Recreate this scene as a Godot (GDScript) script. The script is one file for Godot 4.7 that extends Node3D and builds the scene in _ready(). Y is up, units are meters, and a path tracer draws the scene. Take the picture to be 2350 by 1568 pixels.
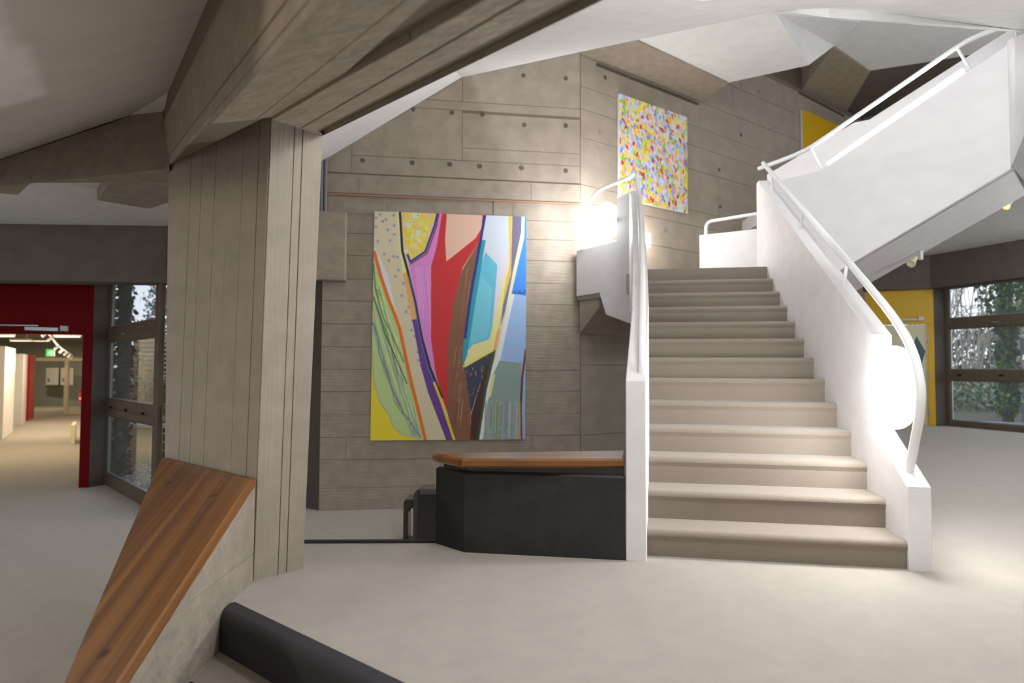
extends Node3D
# Concrete stair hall. x to the right, y up, the camera looks towards -z.
# v(x, y, d): a point d metres in front of the camera's place.

var M := {}
var rng := RandomNumberGenerator.new()
const LOW := -0.66        # lower floor; the landing is 0
const UPP := 2.135        # upper landing

func v(x: float, y: float, d: float) -> Vector3:
	return Vector3(x, y, -d)

# ---------------------------------------------------------------- mesh maker
class MB:
	var p := PackedVector3Array()
	var n := PackedVector3Array()
	var t := PackedVector2Array()
	func tri3(a: Vector3, b: Vector3, c: Vector3, na: Vector3, nb: Vector3, nc: Vector3, ua := Vector2(), ub := Vector2(), uc := Vector2()) -> void:
		if (b - a).cross(c - a).dot(na + nb + nc) > 0.0:
			p.append_array([a, c, b]); n.append_array([na, nc, nb]); t.append_array([ua, uc, ub])
		else:
			p.append_array([a, b, c]); n.append_array([na, nb, nc]); t.append_array([ua, ub, uc])
	func tri(a: Vector3, b: Vector3, c: Vector3, out: Vector3, ua := Vector2(), ub := Vector2(), uc := Vector2()) -> void:
		var k := (b - a).cross(c - a)
		if k.length_squared() < 1e-16: return
		k = k.normalized()
		if k.dot(out) < 0.0: k = -k
		tri3(a, b, c, k, k, k, ua, ub, uc)
	func quad(a: Vector3, b: Vector3, c: Vector3, d: Vector3, out: Vector3, uv := [Vector2(0, 1), Vector2(1, 1), Vector2(1, 0), Vector2(0, 0)]) -> void:
		tri(a, b, c, out, uv[0], uv[1], uv[2]); tri(a, c, d, out, uv[0], uv[2], uv[3])
	func newell(q: Array) -> Vector3:
		var s := Vector3()
		for i in q.size():
			var a: Vector3 = q[i]
			var b: Vector3 = q[(i + 1) % q.size()]
			s += a.cross(b)
		return s.normalized()
	func poly(q: Array, out: Vector3, uv := []) -> void:
		var k := newell(q)
		var e1 := (k.cross(Vector3(0.123, 0.9, 0.31))).normalized()
		var e2 := k.cross(e1)
		var f := PackedVector2Array()
		for a in q: f.append(Vector2(a.dot(e1), a.dot(e2)))
		var ix := Geometry2D.triangulate_polygon(f)
		for i in range(0, ix.size(), 3):
			if uv.size():
				tri(q[ix[i]], q[ix[i + 1]], q[ix[i + 2]], out, uv[ix[i]], uv[ix[i + 1]], uv[ix[i + 2]])
			else:
				tri(q[ix[i]], q[ix[i + 1]], q[ix[i + 2]], out)
	# a solid: polygon q pushed along off, edges chamfered by c
	func prism(q: Array, off: Vector3, c := 0.0) -> void:
		var k := newell(q)
		if k.dot(off) > 0.0: k = -k               # k: out of the first cap
		var m := q.size()
		var ins := []
		if c > 0.0:
			var kk := newell(q)
			for i in m:
				var a: Vector3 = (q[i] - q[(i + m - 1) % m]).normalized()
				var b: Vector3 = (q[(i + 1) % m] - q[i]).normalized()
				var na := kk.cross(a)
				var nb := kk.cross(b)
				var bis := (na + nb)
				bis = bis / maxf(bis.length_squared() * 0.5, 0.25)
				ins.append(q[i] + bis * c)
		else: ins = q
		var dn := off.normalized()
		poly(ins, k)
		var rings := [ins]
		if c > 0.0:
			var r1 := []
			var r2 := []
			var r3 := []
			for i in m:
				r1.append(q[i] + dn * c); r2.append(q[i] + off - dn * c); r3.append(ins[i] + off)
			rings.append_array([r1, r2, r3])
		else:
			var r4 := []
			for i in m: r4.append(q[i] + off)
			rings.append(r4)
		poly(rings[-1], -k)
		var kq := newell(q)
		for r in rings.size() - 1:
			for i in m:
				var j := (i + 1) % m
				var o: Vector3 = (q[j] - q[i]).cross(kq).normalized()
				if c > 0.0:
					if r == 0: o += k
					elif r == 2: o -= k
				quad(rings[r][i], rings[r][j], rings[r + 1][j], rings[r + 1][i], o)
	func box(c: Vector3, x: Vector3, y: Vector3, z: Vector3, b := 0.0) -> void:  # half axes
		prism([c - x - y - z, c + x - y - z, c + x + y - z, c - x + y - z], z * 2.0, b)
	func tube(path: Array, r: float, sides := 10, cap := true) -> void:
		var rings := []
		var dirs := []
		var up := Vector3(0.02, 1, 0.03)
		for i in path.size():
			var a: Vector3 = path[maxi(i - 1, 0)]
			var b: Vector3 = path[mini(i + 1, path.size() - 1)]
			var d := (b - a).normalized()
			var e := up - d * up.dot(d)
			if e.length() < 0.05: e = Vector3(1, 0, 0.1) - d * d.x
			e = e.normalized(); up = e
			var g := d.cross(e)
			var ring := []
			for s in sides:
				var an := TAU * s / sides
				ring.append(e * cos(an) + g * sin(an))
			rings.append(ring); dirs.append(d)
		for i in path.size() - 1:
			for s in sides:
				var q := (s + 1) % sides
				var a0: Vector3 = rings[i][s]
				var a1: Vector3 = rings[i][q]
				var b0: Vector3 = rings[i + 1][s]
				var b1: Vector3 = rings[i + 1][q]
				tri3(path[i] + a0 * r, path[i] + a1 * r, path[i + 1] + b1 * r, a0, a1, b1)
				tri3(path[i] + a0 * r, path[i + 1] + b1 * r, path[i + 1] + b0 * r, a0, b1, b0)
		if cap:
			for e in [0, path.size() - 1]:
				var o: Vector3 = -dirs[0] if e == 0 else dirs[-1]
				for s in sides: tri(path[e], path[e] + rings[e][s] * r, path[e] + rings[e][(s + 1) % sides] * r, o)
	# profile of [radius, height] turned round an axis
	func lathe(c: Vector3, axis: Vector3, prof: Array, sides := 24) -> void:
		axis = axis.normalized()
		var e := axis.cross(Vector3(0.3, 0.2, 0.9)).normalized()
		var g := axis.cross(e)
		for i in prof.size() - 1:
			var a: Vector2 = prof[i]
			var b: Vector2 = prof[i + 1]
			var sl := (b - a).normalized()
			for s in sides:
				var r0 := e * cos(TAU * s / sides) + g * sin(TAU * s / sides)
				var r1 := e * cos(TAU * (s + 1) / sides) + g * sin(TAU * (s + 1) / sides)
				var n0 := (r0 * sl.y - axis * sl.x).normalized()
				var n1 := (r1 * sl.y - axis * sl.x).normalized()
				var A := c + axis * a.y + r0 * a.x
				var B := c + axis * a.y + r1 * a.x
				var C := c + axis * b.y + r1 * b.x
				var D := c + axis * b.y + r0 * b.x
				tri3(A, B, C, n0, n1, n1); tri3(A, C, D, n0, n1, n0)
	# skin between two profiles of the same size, flat shaded unless sm
	func loft(a: Array, b: Array, closed: bool, centre: Vector3, caps := true) -> void:
		var m := a.size()
		for i in (m if closed else m - 1):
			var j := (i + 1) % m
			var mid: Vector3 = (a[i] + a[j] + b[i] + b[j]) * 0.25
			quad(a[i], a[j], b[j], b[i], mid - centre)
		if caps and closed:
			poly(a, a[0] - b[0]); poly(b, b[0] - a[0])
	func mesh(base: Vector3) -> ArrayMesh:
		var arr := []
		arr.resize(Mesh.ARRAY_MAX)
		var q := PackedVector3Array()
		for a in p: q.append(a - base)
		arr[Mesh.ARRAY_VERTEX] = q; arr[Mesh.ARRAY_NORMAL] = n; arr[Mesh.ARRAY_TEX_UV] = t
		var am := ArrayMesh.new()
		am.add_surface_from_arrays(Mesh.PRIMITIVE_TRIANGLES, arr)
		return am
	func foot() -> Vector3:
		var b := AABB(p[0], Vector3())
		for a in p: b = b.expand(a)
		return Vector3(b.get_center().x, b.position.y, b.get_center().z)

func numbered(called: String, parent: Node) -> String:
	if not parent.has_node(called): return called
	var k := 1
	while parent.has_node("%s_%03d" % [called, k]): k += 1
	return "%s_%03d" % [called, k]

func obj(called: String, m: MB, mat: Material, parent: Node3D = self) -> MeshInstance3D:
	var o := MeshInstance3D.new()
	var f := m.foot()
	o.mesh = m.mesh(f)
	o.material_override = mat
	o.name = numbered(called, parent)
	o.position = f
	var q := parent
	while q != self:
		o.position -= q.position
		q = q.get_parent()
	parent.add_child(o, true)
	return o

func tag(o: Node3D, label: String, category := "", group := "", kind := "") -> Node3D:
	if label: o.set_meta("label", label)
	if category: o.set_meta("category", category)
	if group: o.set_meta("group", group)
	if kind: o.set_meta("kind", kind)
	return o

func thing(called: String, at: Vector3, label: String, category: String, group := "", kind := "") -> Node3D:
	var o := Node3D.new()
	o.name = numbered(called, self)
	o.position = at
	add_child(o, true)
	tag(o, label, category, group, kind)
	return o

func struct(called: String, m: MB, mat: Material, label := "", category := "") -> MeshInstance3D:
	var o := obj(called, m, mat)
	tag(o, label, category, "", "structure")
	return o

# ---------------------------------------------------------------- materials
func noise_tex(freq: float, seed_: int, lo: Color, hi: Color, size := 512, type := FastNoiseLite.TYPE_SIMPLEX, oct := 4, normal := false) -> NoiseTexture2D:
	var f := FastNoiseLite.new()
	f.noise_type = type
	f.frequency = freq
	f.seed = seed_
	f.fractal_octaves = oct
	var t := NoiseTexture2D.new()
	t.width = size; t.height = size; t.seamless = true; t.noise = f
	var g := Gradient.new()
	g.set_color(0, lo); g.set_color(1, hi)
	t.color_ramp = g
	return t

func mat(c: Color, rough := 0.8, metal := 0.0) -> StandardMaterial3D:
	var m := StandardMaterial3D.new()
	m.albedo_color = c; m.roughness = rough; m.metallic = metal
	return m

func tri_mat(c: Color, rough: float, tex: Texture2D, scale: Vector3, bump: Texture2D = null, depth := 0.3) -> StandardMaterial3D:
	var m := mat(c, rough)
	m.albedo_texture = tex
	m.uv1_triplanar = true; m.uv1_world_triplanar = true
	m.uv1_scale = scale
	m.uv1_triplanar_sharpness = 4.0
	if bump:
		m.heightmap_enabled = true
		m.heightmap_texture = bump
		m.heightmap_scale = depth
	return m

func g(x: float) -> Color:
	return Color(x, x, x)

func grain_tex(seed_: int, w: int, h: int, fx: float, fy: float, lo: Color, hi: Color) -> ImageTexture:
	var f := FastNoiseLite.new()
	f.seed = seed_; f.frequency = 1.0; f.fractal_octaves = 4
	var im := Image.create(w, h, false, Image.FORMAT_RGB8)
	for y in h:
		for x in w:
			var wr := mini(x, w - x) * 1.0
			var a := f.get_noise_2d(x * fx, y * fy)
			var b := f.get_noise_2d((x - w) * fx, y * fy)
			var k := clampf(x / float(w), 0, 1)
			var s := clampf((lerpf(a, b, k)) * 0.9 + 0.5, 0, 1)
			if wr < 0: s = 0
			im.set_pixel(x, y, lo.lerp(hi, s))
	return ImageTexture.create_from_image(im)

func make_materials() -> void:
	var cn := noise_tex(0.012, 3, g(0.90), g(1.0), 512, FastNoiseLite.TYPE_SIMPLEX, 5)
	var cb := noise_tex(0.03, 5, g(0.0), g(1.0), 512, FastNoiseLite.TYPE_SIMPLEX, 5)
	# board grain: streaks along x of the texture
	var gb := grain_tex(11, 256, 512, 0.012, 0.16, g(0.0), g(1.0))
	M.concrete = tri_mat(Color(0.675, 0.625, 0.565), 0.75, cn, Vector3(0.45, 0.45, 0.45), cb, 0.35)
	M.board = tri_mat(Color(0.675, 0.625, 0.565), 0.72, cn, Vector3(0.6, 0.6, 0.6), gb, 0.32)
	M.board_up = tri_mat(Color(0.665, 0.615, 0.555), 0.72, cn, Vector3(0.7, 0.7, 0.7), cb, 0.5)
	M.board_v = tri_mat(Color(0.665, 0.615, 0.555), 0.72, cn, Vector3(0.6, 0.6, 0.6), grain_tex(13, 512, 256, 0.16, 0.012, g(0.0), g(1.0)), 0.22)
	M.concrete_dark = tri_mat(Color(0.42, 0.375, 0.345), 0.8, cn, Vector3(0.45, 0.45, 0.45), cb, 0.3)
	M.joint = mat(Color(0.50, 0.45, 0.39), 0.95)
	var wn := noise_tex(0.02, 8, g(0.965), g(1.0), 256)
	M.white = tri_mat(Color(0.92, 0.905, 0.90), 0.5, wn, Vector3(0.7, 0.7, 0.7))
	M.plaster = tri_mat(Color(0.945, 0.94, 0.93), 0.85, wn, Vector3(0.6, 0.6, 0.6), cb, 0.12)
	M.paint = mat(Color(0.93, 0.93, 0.925), 0.22)
	var kn := noise_tex(0.30, 21, Color(0.72, 0.71, 0.70), Color(1, 1, 1), 512, FastNoiseLite.TYPE_SIMPLEX, 2)
	var kb := noise_tex(0.30, 22, g(0.0), g(1.0), 512, FastNoiseLite.TYPE_SIMPLEX, 2)
	var kd := noise_tex(0.01, 25, g(0.95), g(1.0), 256, FastNoiseLite.TYPE_SIMPLEX, 4)
	M.carpet = tri_mat(Color(0.785, 0.745, 0.695), 0.98, kn, Vector3(1.6, 1.6, 1.6), kb, 0.25)
	M.carpet.detail_enabled = true
	M.carpet.detail_blend_mode = BaseMaterial3D.BLEND_MODE_MUL
	M.carpet.detail_albedo = kd
	M.step_carpet = tri_mat(Color(0.625, 0.575, 0.515), 0.98, kn, Vector3(1.8, 1.8, 1.8), kb, 0.3)
	for c in [M.step_carpet, M.carpet]:
		c.rim_enabled = true; c.rim = 1.0; c.rim_tint = 0.4
	M.dark_carpet = tri_mat(Color(0.27, 0.26, 0.28), 0.98, kn, Vector3(1.8, 1.8, 1.8), kb, 0.3)
	M.black_paint = tri_mat(Color(0.16, 0.16, 0.162), 0.55, noise_tex(0.02, 31, g(0.80), g(1.0), 256), Vector3(1, 1, 1), cb, 0.2)
	M.glossy_black = mat(Color(0.09, 0.09, 0.10), 0.12)
	M.glossy_black.clearcoat_enabled = true
	M.wood = mat(Color(1, 1, 1), 0.32)
	M.wood.albedo_texture = wood_tex()
	M.wood.clearcoat_enabled = true; M.wood.clearcoat = 0.5; M.wood.clearcoat_roughness = 0.2
	M.wood_edge = mat(Color(0.52, 0.30, 0.17), 0.35)
	M.red = mat(Color(0.46, 0.015, 0.05), 0.6)
	M.red.metallic_specular = 0.25
	M.bright_red = mat(Color(0.80, 0.08, 0.07), 0.4)
	M.yellow = mat(Color(0.86, 0.68, 0.08), 0.45)
	M.cream = mat(Color(0.90, 0.87, 0.74), 0.6)
	M.grey_door = mat(Color(0.36, 0.345, 0.325), 0.6)
	M.frame = tri_mat(Color(0.43, 0.38, 0.32), 0.6, cn, Vector3(1, 1, 1))
	M.frame_dark = mat(Color(0.33, 0.295, 0.26), 0.6)
	M.metal = mat(Color(0.68, 0.69, 0.70), 0.35, 0.7)
	M.plastic_white = mat(Color(0.85, 0.85, 0.84), 0.4)
	M.dark_metal = mat(Color(0.12, 0.11, 0.10), 0.4, 0.5)
	M.copper = mat(Color(0.66, 0.52, 0.42), 0.5)
	M.pipe_grey = mat(Color(0.52, 0.53, 0.57), 0.5)
	var gl := mat(Color(0.85, 0.93, 0.92, 0.07), 0.02)
	gl.transparency = BaseMaterial3D.TRANSPARENCY_ALPHA
	M.glass = gl
	M.gravel_ground = tri_mat(Color(0.74, 0.72, 0.67), 0.95, noise_tex(0.12, 41, g(0.6), g(1.0), 256, FastNoiseLite.TYPE_CELLULAR, 2), Vector3(0.6, 0.6, 0.6), kb, 1.2)
	M.paving = tri_mat(Color(0.60, 0.62, 0.66), 0.8, cn, Vector3(0.5, 0.5, 0.5))
	M.slat = mat(Color(0.95, 0.95, 0.94), 0.6)
	M.beige_wall = mat(Color(0.86, 0.80, 0.60), 0.85)
	M.leaf = mat(Color.WHITE, 0.45); M.leaf.vertex_color_use_as_albedo = true
	M.leaf.cull_mode = BaseMaterial3D.CULL_DISABLED
	M.stone = mat(Color.WHITE, 0.9); M.stone.vertex_color_use_as_albedo = true
	M.bark = mat(Color(0.30, 0.25, 0.20), 0.9)
	M.twig = mat(Color(0.78, 0.73, 0.68), 0.9)
	M.block = tri_mat(Color(0.46, 0.49, 0.53), 0.85, cn, Vector3(0.8, 0.8, 0.8))

func glow(c: Color, e: float) -> StandardMaterial3D:
	var m := mat(Color(0.95, 0.95, 0.93), 0.3)
	m.emission_enabled = true
	m.emission = c
	m.emission_energy_multiplier = e
	return m

func wood_tex() -> ImageTexture:
	var f := FastNoiseLite.new()
	f.seed = 4; f.frequency = 1.0; f.fractal_octaves = 3
	var W := 512
	var H := 512
	var im := Image.create(W, H, false, Image.FORMAT_RGB8)
	for y in H:
		for x in W:
			var w := f.get_noise_2d(x * 0.002, y * 0.003 + 9.0) * 9.0
			var a := f.get_noise_2d((x + w) * 0.020, y * 0.0007)          # broad stripes
			var b := f.get_noise_2d((x + w * 0.6) * 0.085 + 50.0, y * 0.002)
			var c := f.get_noise_2d(x * 0.5, y * 0.012 + 99.0)
			var s := clampf(0.5 + a * 0.72 + b * 0.30 + c * 0.12, 0, 1)
			var col := Color(0.385, 0.22, 0.08).lerp(Color(0.62, 0.415, 0.175), s)
			im.set_pixel(x, y, col)
	# knots and a plug
	for kn in [[127, 186, 11, 3], [297, 247, 11, 3], [313, 429, 12, 5]]:
		for y in range(kn[1] - kn[3], kn[1] + kn[3] + 1):
			for x in range(kn[0] - kn[2], kn[0] + kn[2] + 1):
				var q := Vector2((x - kn[0]) / float(kn[2]), (y - kn[1]) / float(kn[3])).length()
				if q < 1.0: im.set_pixel(x, y, im.get_pixel(x, y).lerp(Color(0.16, 0.08, 0.04), 0.8 * (1.0 - q * q)))
	return ImageTexture.create_from_image(im)

# ---------------------------------------------------------------- pictures
func fill(im: Image, q: PackedVector2Array, c: Color) -> void:
	var lo := 1e9
	var hi := -1e9
	for a in q:
		lo = minf(lo, a.y); hi = maxf(hi, a.y)
	for y in range(maxi(0, int(lo)), mini(im.get_height() - 1, int(hi)) + 1):
		var xs := []
		for i in q.size():
			var a := q[i]
			var b := q[(i + 1) % q.size()]
			var yy := y + 0.5
			if (a.y <= yy) != (b.y <= yy): xs.append(a.x + (yy - a.y) / (b.y - a.y) * (b.x - a.x))
		xs.sort()
		for i in range(0, xs.size() - 1, 2):
			var x0 := maxi(0, int(round(xs[i])))
			var x1 := mini(im.get_width(), int(round(xs[i + 1])))
			if x1 > x0: im.fill_rect(Rect2i(x0, y, x1 - x0, 1), c)

func stroke(im: Image, q: PackedVector2Array, w: float, c: Color) -> void:
	for i in q.size() - 1:
		var d := (q[i + 1] - q[i]).normalized()
		var s := Vector2(-d.y, d.x) * w * 0.5
		fill(im, PackedVector2Array([q[i] - s - d * w * 0.3, q[i + 1] - s + d * w * 0.3, q[i + 1] + s + d * w * 0.3, q[i] + s - d * w * 0.3]), c)

const PW := 560
const PH := 832
func cp(s: String) -> PackedVector2Array:   # "x,y x,y": points read off the picture's face, to its own pixels
	var out := PackedVector2Array()
	for w in s.split(" ", false):
		var k := w.split_floats(",")
		var x := k[0]
		var y := k[1]
		var uu := 0.5
		var vv := 0.5
		for i in 4:
			var l := lerpf(105, 78, vv)
			var r := lerpf(1045, 1035, vv)
			uu = (x - l) / (r - l)
			var t := lerpf(70, 113, uu)
			var b := lerpf(1487, 1480, uu)
			vv = (y - t) / (b - t)
		out.append(Vector2(uu * PW, vv * PH))
	return out

func painting_large() -> ImageTexture:
	var im := Image.create(PW, PH, false, Image.FORMAT_RGB8)
	var R := RandomNumberGenerator.new()
	R.seed = 7
	var k := func(r, gg, b): return Color8(r, gg, b)
	im.fill(k.call(203, 193, 162))
	fill(im, cp("95,340 150,480 230,720 262,830 300,1010 350,1250 402,1490 60,1490"), k.call(176, 198, 134))
	for i in 46:
		var x0 := R.randf_range(92, 150)
		var y0 := R.randf_range(480, 800)
		var q := cp("%f,%f %f,%f %f,%f %f,%f" % [x0, y0, x0 + 55 + R.randf() * 40, y0 + 260, x0 + 110 + R.randf() * 50, y0 + 470, 330 + R.randf() * 60, 1470])
		stroke(im, q, R.randf_range(1.5, 5), [k.call(158, 186, 120), k.call(188, 206, 150), k.call(140, 160, 138), k.call(198, 214, 130), k.call(150, 165, 165), k.call(110, 140, 90)][R.randi() % 6])
	stroke(im, cp("95,600 150,760 165,830 240,1000 300,1140"), 4, k.call(70, 95, 70))
	stroke(im, cp("100,400 110,560 145,690 160,740 200,820 280,1010"), 4, k.call(95, 130, 80))
	stroke(im, cp("92,760 125,860 130,950 215,1180 280,1320 385,1470"), 5, k.call(120, 130, 150))
	fill(im, cp("80,930 100,1130 140,1260 190,1330 215,1400 260,1445 400,1495 60,1495"), k.call(226, 206, 46))
	stroke(im, cp("90,930 100,1130 140,1260 190,1330 215,1400 260,1445 380,1475"), 7, k.call(178, 178, 130))
	fill(im, cp("106,285 140,370 185,470 236,705 214,680 150,480 106,330"), k.call(226, 230, 238))
	stroke(im, cp("104,325 140,470 185,610 228,722 258,810 290,970 330,1150 375,1330 412,1485"), 12, k.call(229, 112, 26))
	for d in ["113,112", "138,90", "154,133", "173,122", "221,95", "112,168", "184,187", "221,160", "124,256", "198,254", "222,217", "163,338", "218,354", "241,358", "190,380", "248,438", "229,478", "279,521", "268,597", "314,632", "312,670", "294,697", "333,753", "326,810", "348,848", "365,947", "370,998", "386,1028"]:
		var c := cp(d)[0]
		fill(im, PackedVector2Array([c + Vector2(-5, -4), c + Vector2(5, -5), c + Vector2(5, 5), c + Vector2(-4, 5)]), k.call(142, 148, 178))
	fill(im, cp("236,60 262,60 282,330 302,445 274,460 258,330"), k.call(243, 234, 172))
	fill(im, cp("276,460 302,452 366,740 332,748"), k.call(222, 165, 84))
	fill(im, cp("268,60 484,60 470,155 412,325 325,378 300,345"), k.call(228, 208, 92))
	for i in 90:
		var x := R.randf_range(275, 465)
		var y := R.randf_range(80, 340)
		if y > 330 - absf(x - 340) * 0.6 and x > 340: continue
		if x > 480 - (y - 80) * 0.28: continue
		var c := cp("%f,%f" % [x, y])[0]
		var s := R.randf_range(3, 10)
		fill(im, PackedVector2Array([c + Vector2(-s, -s), c + Vector2(s, -s), c + Vector2(s, s), c + Vector2(-s, s)]), [k.call(238, 222, 140), k.call(232, 196, 150), k.call(206, 214, 186), k.call(222, 196, 50), k.call(240, 228, 120), k.call(214, 190, 110)][R.randi() % 6])
		if i % 7 == 0: fill(im, PackedVector2Array([c + Vector2(-2, -2), c + Vector2(2, -2), c + Vector2(2, 2), c + Vector2(-2, 2)]), k.call(100, 110, 150))
	fill(im, cp("490,60 525,60 480,300 450,420 448,860 468,1000 498,1170 440,1010 390,840 355,640 310,400 412,335 470,170"), k.call(208, 130, 200))
	for i in 12:
		var x := R.randf_range(350, 440)
		stroke(im, cp("%f,%f %f,%f" % [x, 420, x + 20, 640 + R.randf() * 180]), 2, k.call(218, 150, 210))
	fill(im, cp("520,60 780,60 770,180 745,262 640,430 600,600 565,900 548,1320 505,1200 472,1060 447,870 447,420 480,300"), k.call(192, 42, 46))
	fill(im, cp("546,60 768,60 760,180 722,245 541,388 533,250"), k.call(243, 199, 178))
	stroke(im, cp("490,70 470,160 412,325 320,388 304,345"), 8, k.call(42, 52, 152))
	stroke(im, cp("499,70 480,170 424,335 322,402"), 5, k.call(140, 62, 52))
	fill(im, cp("748,258 735,400 700,640 652,850 648,1010 668,1100 692,1340 690,1500 592,1500 545,1310 550,900 590,620 640,440"), k.call(126, 86, 62))
	for i in 60:
		var x := R.randf_range(556, 690)
		var y := R.randf_range(430, 1300)
		if absf(x - lerpf(690, 610, clampf((y - 300) / 700.0, 0, 1))) > 42: continue
		stroke(im, cp("%f,%f %f,%f" % [x + 4, y, x - 14, y + 130]), 1.3, [k.call(150, 110, 84), k.call(108, 70, 50), k.call(186, 150, 126)][R.randi() % 3])
	fill(im, cp("786,60 960,60 942,380 895,640 840,935 670,1000 660,900 720,560"), k.call(216, 226, 240))
	fill(im, cp("900,300 935,390 890,640 830,900 790,900 850,500"), k.call(214, 208, 224))
	fill(im, cp("784,330 860,412 822,860 668,935 715,560"), k.call(96, 182, 206))
	fill(im, cp("760,480 830,560 800,850 690,900 720,620"), k.call(112, 192, 212))
	fill(im, cp("752,252 786,258 722,640 662,1010 641,1032 646,900 690,640"), k.call(36, 146, 166))
	stroke(im, cp("788,60 752,270 692,600 657,860"), 10, k.call(40, 46, 122))
	fill(im, cp("937,380 922,500 838,940 655,1042 652,1012 700,905 810,868 890,520"), k.call(244, 235, 160))
	fill(im, cp("928,60 960,60 946,480 890,668 905,560 936,400"), k.call(208, 182, 92))
	fill(im, cp("956,60 1020,60 1010,210 962,430 908,700 878,805 895,660 946,470"), k.call(112, 105, 132))
	fill(im, cp("1014,60 1034,60 1032,240 988,410 957,570 905,720 845,945 848,900 880,790 908,700 962,430 1010,210"), k.call(218, 216, 186))
	fill(im, cp("860,810 880,800 850,930 832,940"), k.call(222, 165, 84))
	fill(im, cp("1034,60 1060,60 1060,606 948,595 990,410 1030,240"), k.call(62, 138, 228))
	fill(im, cp("965,590 1060,606 1060,1040 860,1010 935,740"), k.call(152, 182, 226))
	for i in 7:
		var x := 955.0 + i * 13
		stroke(im, cp("%f,%f %f,%f %f,%f" % [x, 570 + (i % 3) * 10, x + 14, 590, x + 26, 566 + (i % 2) * 16]), 2, k.call(30, 40, 90))
	fill(im, cp("945,592 970,592 932,750 877,1000 822,1130 792,1290 766,1500 732,1500 790,1150 850,970 900,760"), k.call(226, 232, 232))
	fill(im, cp("872,1000 1014,1015 1004,1260 802,1245 830,1090"), k.call(132, 152, 148))
	fill(im, cp("800,1240 1004,1250 1004,1500 764,1500"), k.call(142, 158, 156))
	for i in 46:
		var x := R.randf_range(780, 996)
		stroke(im, cp("%f,%f %f,%f" % [x, 1240 + R.randf() * 40, x - 6, 1400 + R.randf() * 90]), R.randf_range(1.5, 4), [k.call(170, 170, 130), k.call(120, 140, 180), k.call(180, 178, 150), k.call(110, 140, 130), k.call(140, 150, 100)][R.randi() % 5])
	fill(im, cp("1020,1030 1060,1000 1060,1500 1008,1500"), k.call(146, 176, 226))
	stroke(im, cp("1040,935 1017,1100 1007,1300 1012,1500"), 8, k.call(106, 46, 40))
	stroke(im, cp("1002,1250 1004,1500"), 4, k.call(200, 160, 60))
	fill(im, cp("650,1045 820,950 845,935 815,1020 748,1150 692,1325 664,1090"), k.call(58, 62, 78))
	for i in 70:
		var x := R.randf_range(665, 815)
		var y := R.randf_range(960, 1290)
		if y < 1050 - (x - 655) * 0.58 or x > 820 - (y - 960) * 0.36 or x < 655 + (y - 1050) * 0.13: continue
		var c := cp("%f,%f" % [x, y])[0]
		fill(im, PackedVector2Array([c + Vector2(-3, -5), c + Vector2(2, -5), c + Vector2(3, 4), c + Vector2(-2, 5)]), [k.call(46, 66, 130), k.call(150, 130, 100), k.call(110, 100, 90), k.call(40, 50, 110)][R.randi() % 4])
	fill(im, cp("788,1032 812,1030 762,1300 736,1500 688,1500 694,1330"), k.call(72, 43, 38))
	fill(im, cp("832,937 849,935 822,1060 792,1180 742,1500 728,1500 780,1150"), k.call(62, 84, 46))
	stroke(im, cp("645,1035 832,940"), 5, k.call(222, 214, 62))
	stroke(im, cp("840,1088 812,1220"), 7, k.call(214, 216, 110))
	fill(im, cp("332,748 364,742 396,905 472,1160 592,1500 546,1500 430,1200 385,1040"), k.call(98, 56, 134))
	stroke(im, cp("257,60 272,320 306,450 352,650 388,850 440,1040 512,1225"), 9, k.call(38, 36, 40))
	stroke(im, cp("310,480 346,650 380,850 430,1050 470,1140"), 3, k.call(70, 120, 210))
	stroke(im, cp("466,1135 505,1235 592,1490"), 9, k.call(216, 200, 48))
	for y in PH:                                  # paints are brighter than they look on a dim wall
		for x in PW:
			var c := im.get_pixel(x, y).srgb_to_linear()
			var f := minf(1.3, 0.93 / maxf(maxf(c.r, c.g), maxf(c.b, 0.01)))
			im.set_pixel(x, y, Color(c.r * f, c.g * f, c.b * f).linear_to_srgb())
	return ImageTexture.create_from_image(im)

func painting_dots() -> ImageTexture:
	var S := 448
	var im := Image.create(S, S, false, Image.FORMAT_RGB8)
	var R := RandomNumberGenerator.new()
	R.seed = 12
	im.fill(Color8(228, 222, 238))
	var cols := [Color8(246, 216, 48), Color8(246, 216, 48), Color8(240, 226, 80), Color8(250, 200, 60), Color8(120, 140, 220), Color8(150, 170, 236), Color8(160, 212, 236), Color8(190, 220, 240), Color8(150, 206, 50), Color8(240, 160, 110), Color8(206, 76, 56), Color8(232, 210, 236), Color8(205, 190, 230)]
	for i in 1500:
		var c := Vector2(R.randf() * S, R.randf() * S)
		var a := R.randf_range(-0.9, 0.9)
		var l := R.randf_range(9, 16)
		var w := R.randf_range(5, 9)
		var q := PackedVector2Array()
		for k in 10:
			var e := Vector2(cos(TAU * k / 10) * w, sin(TAU * k / 10) * l).rotated(a)
			q.append(c + e)
		fill(im, q, cols[R.randi() % cols.size()])
	return ImageTexture.create_from_image(im)

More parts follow.
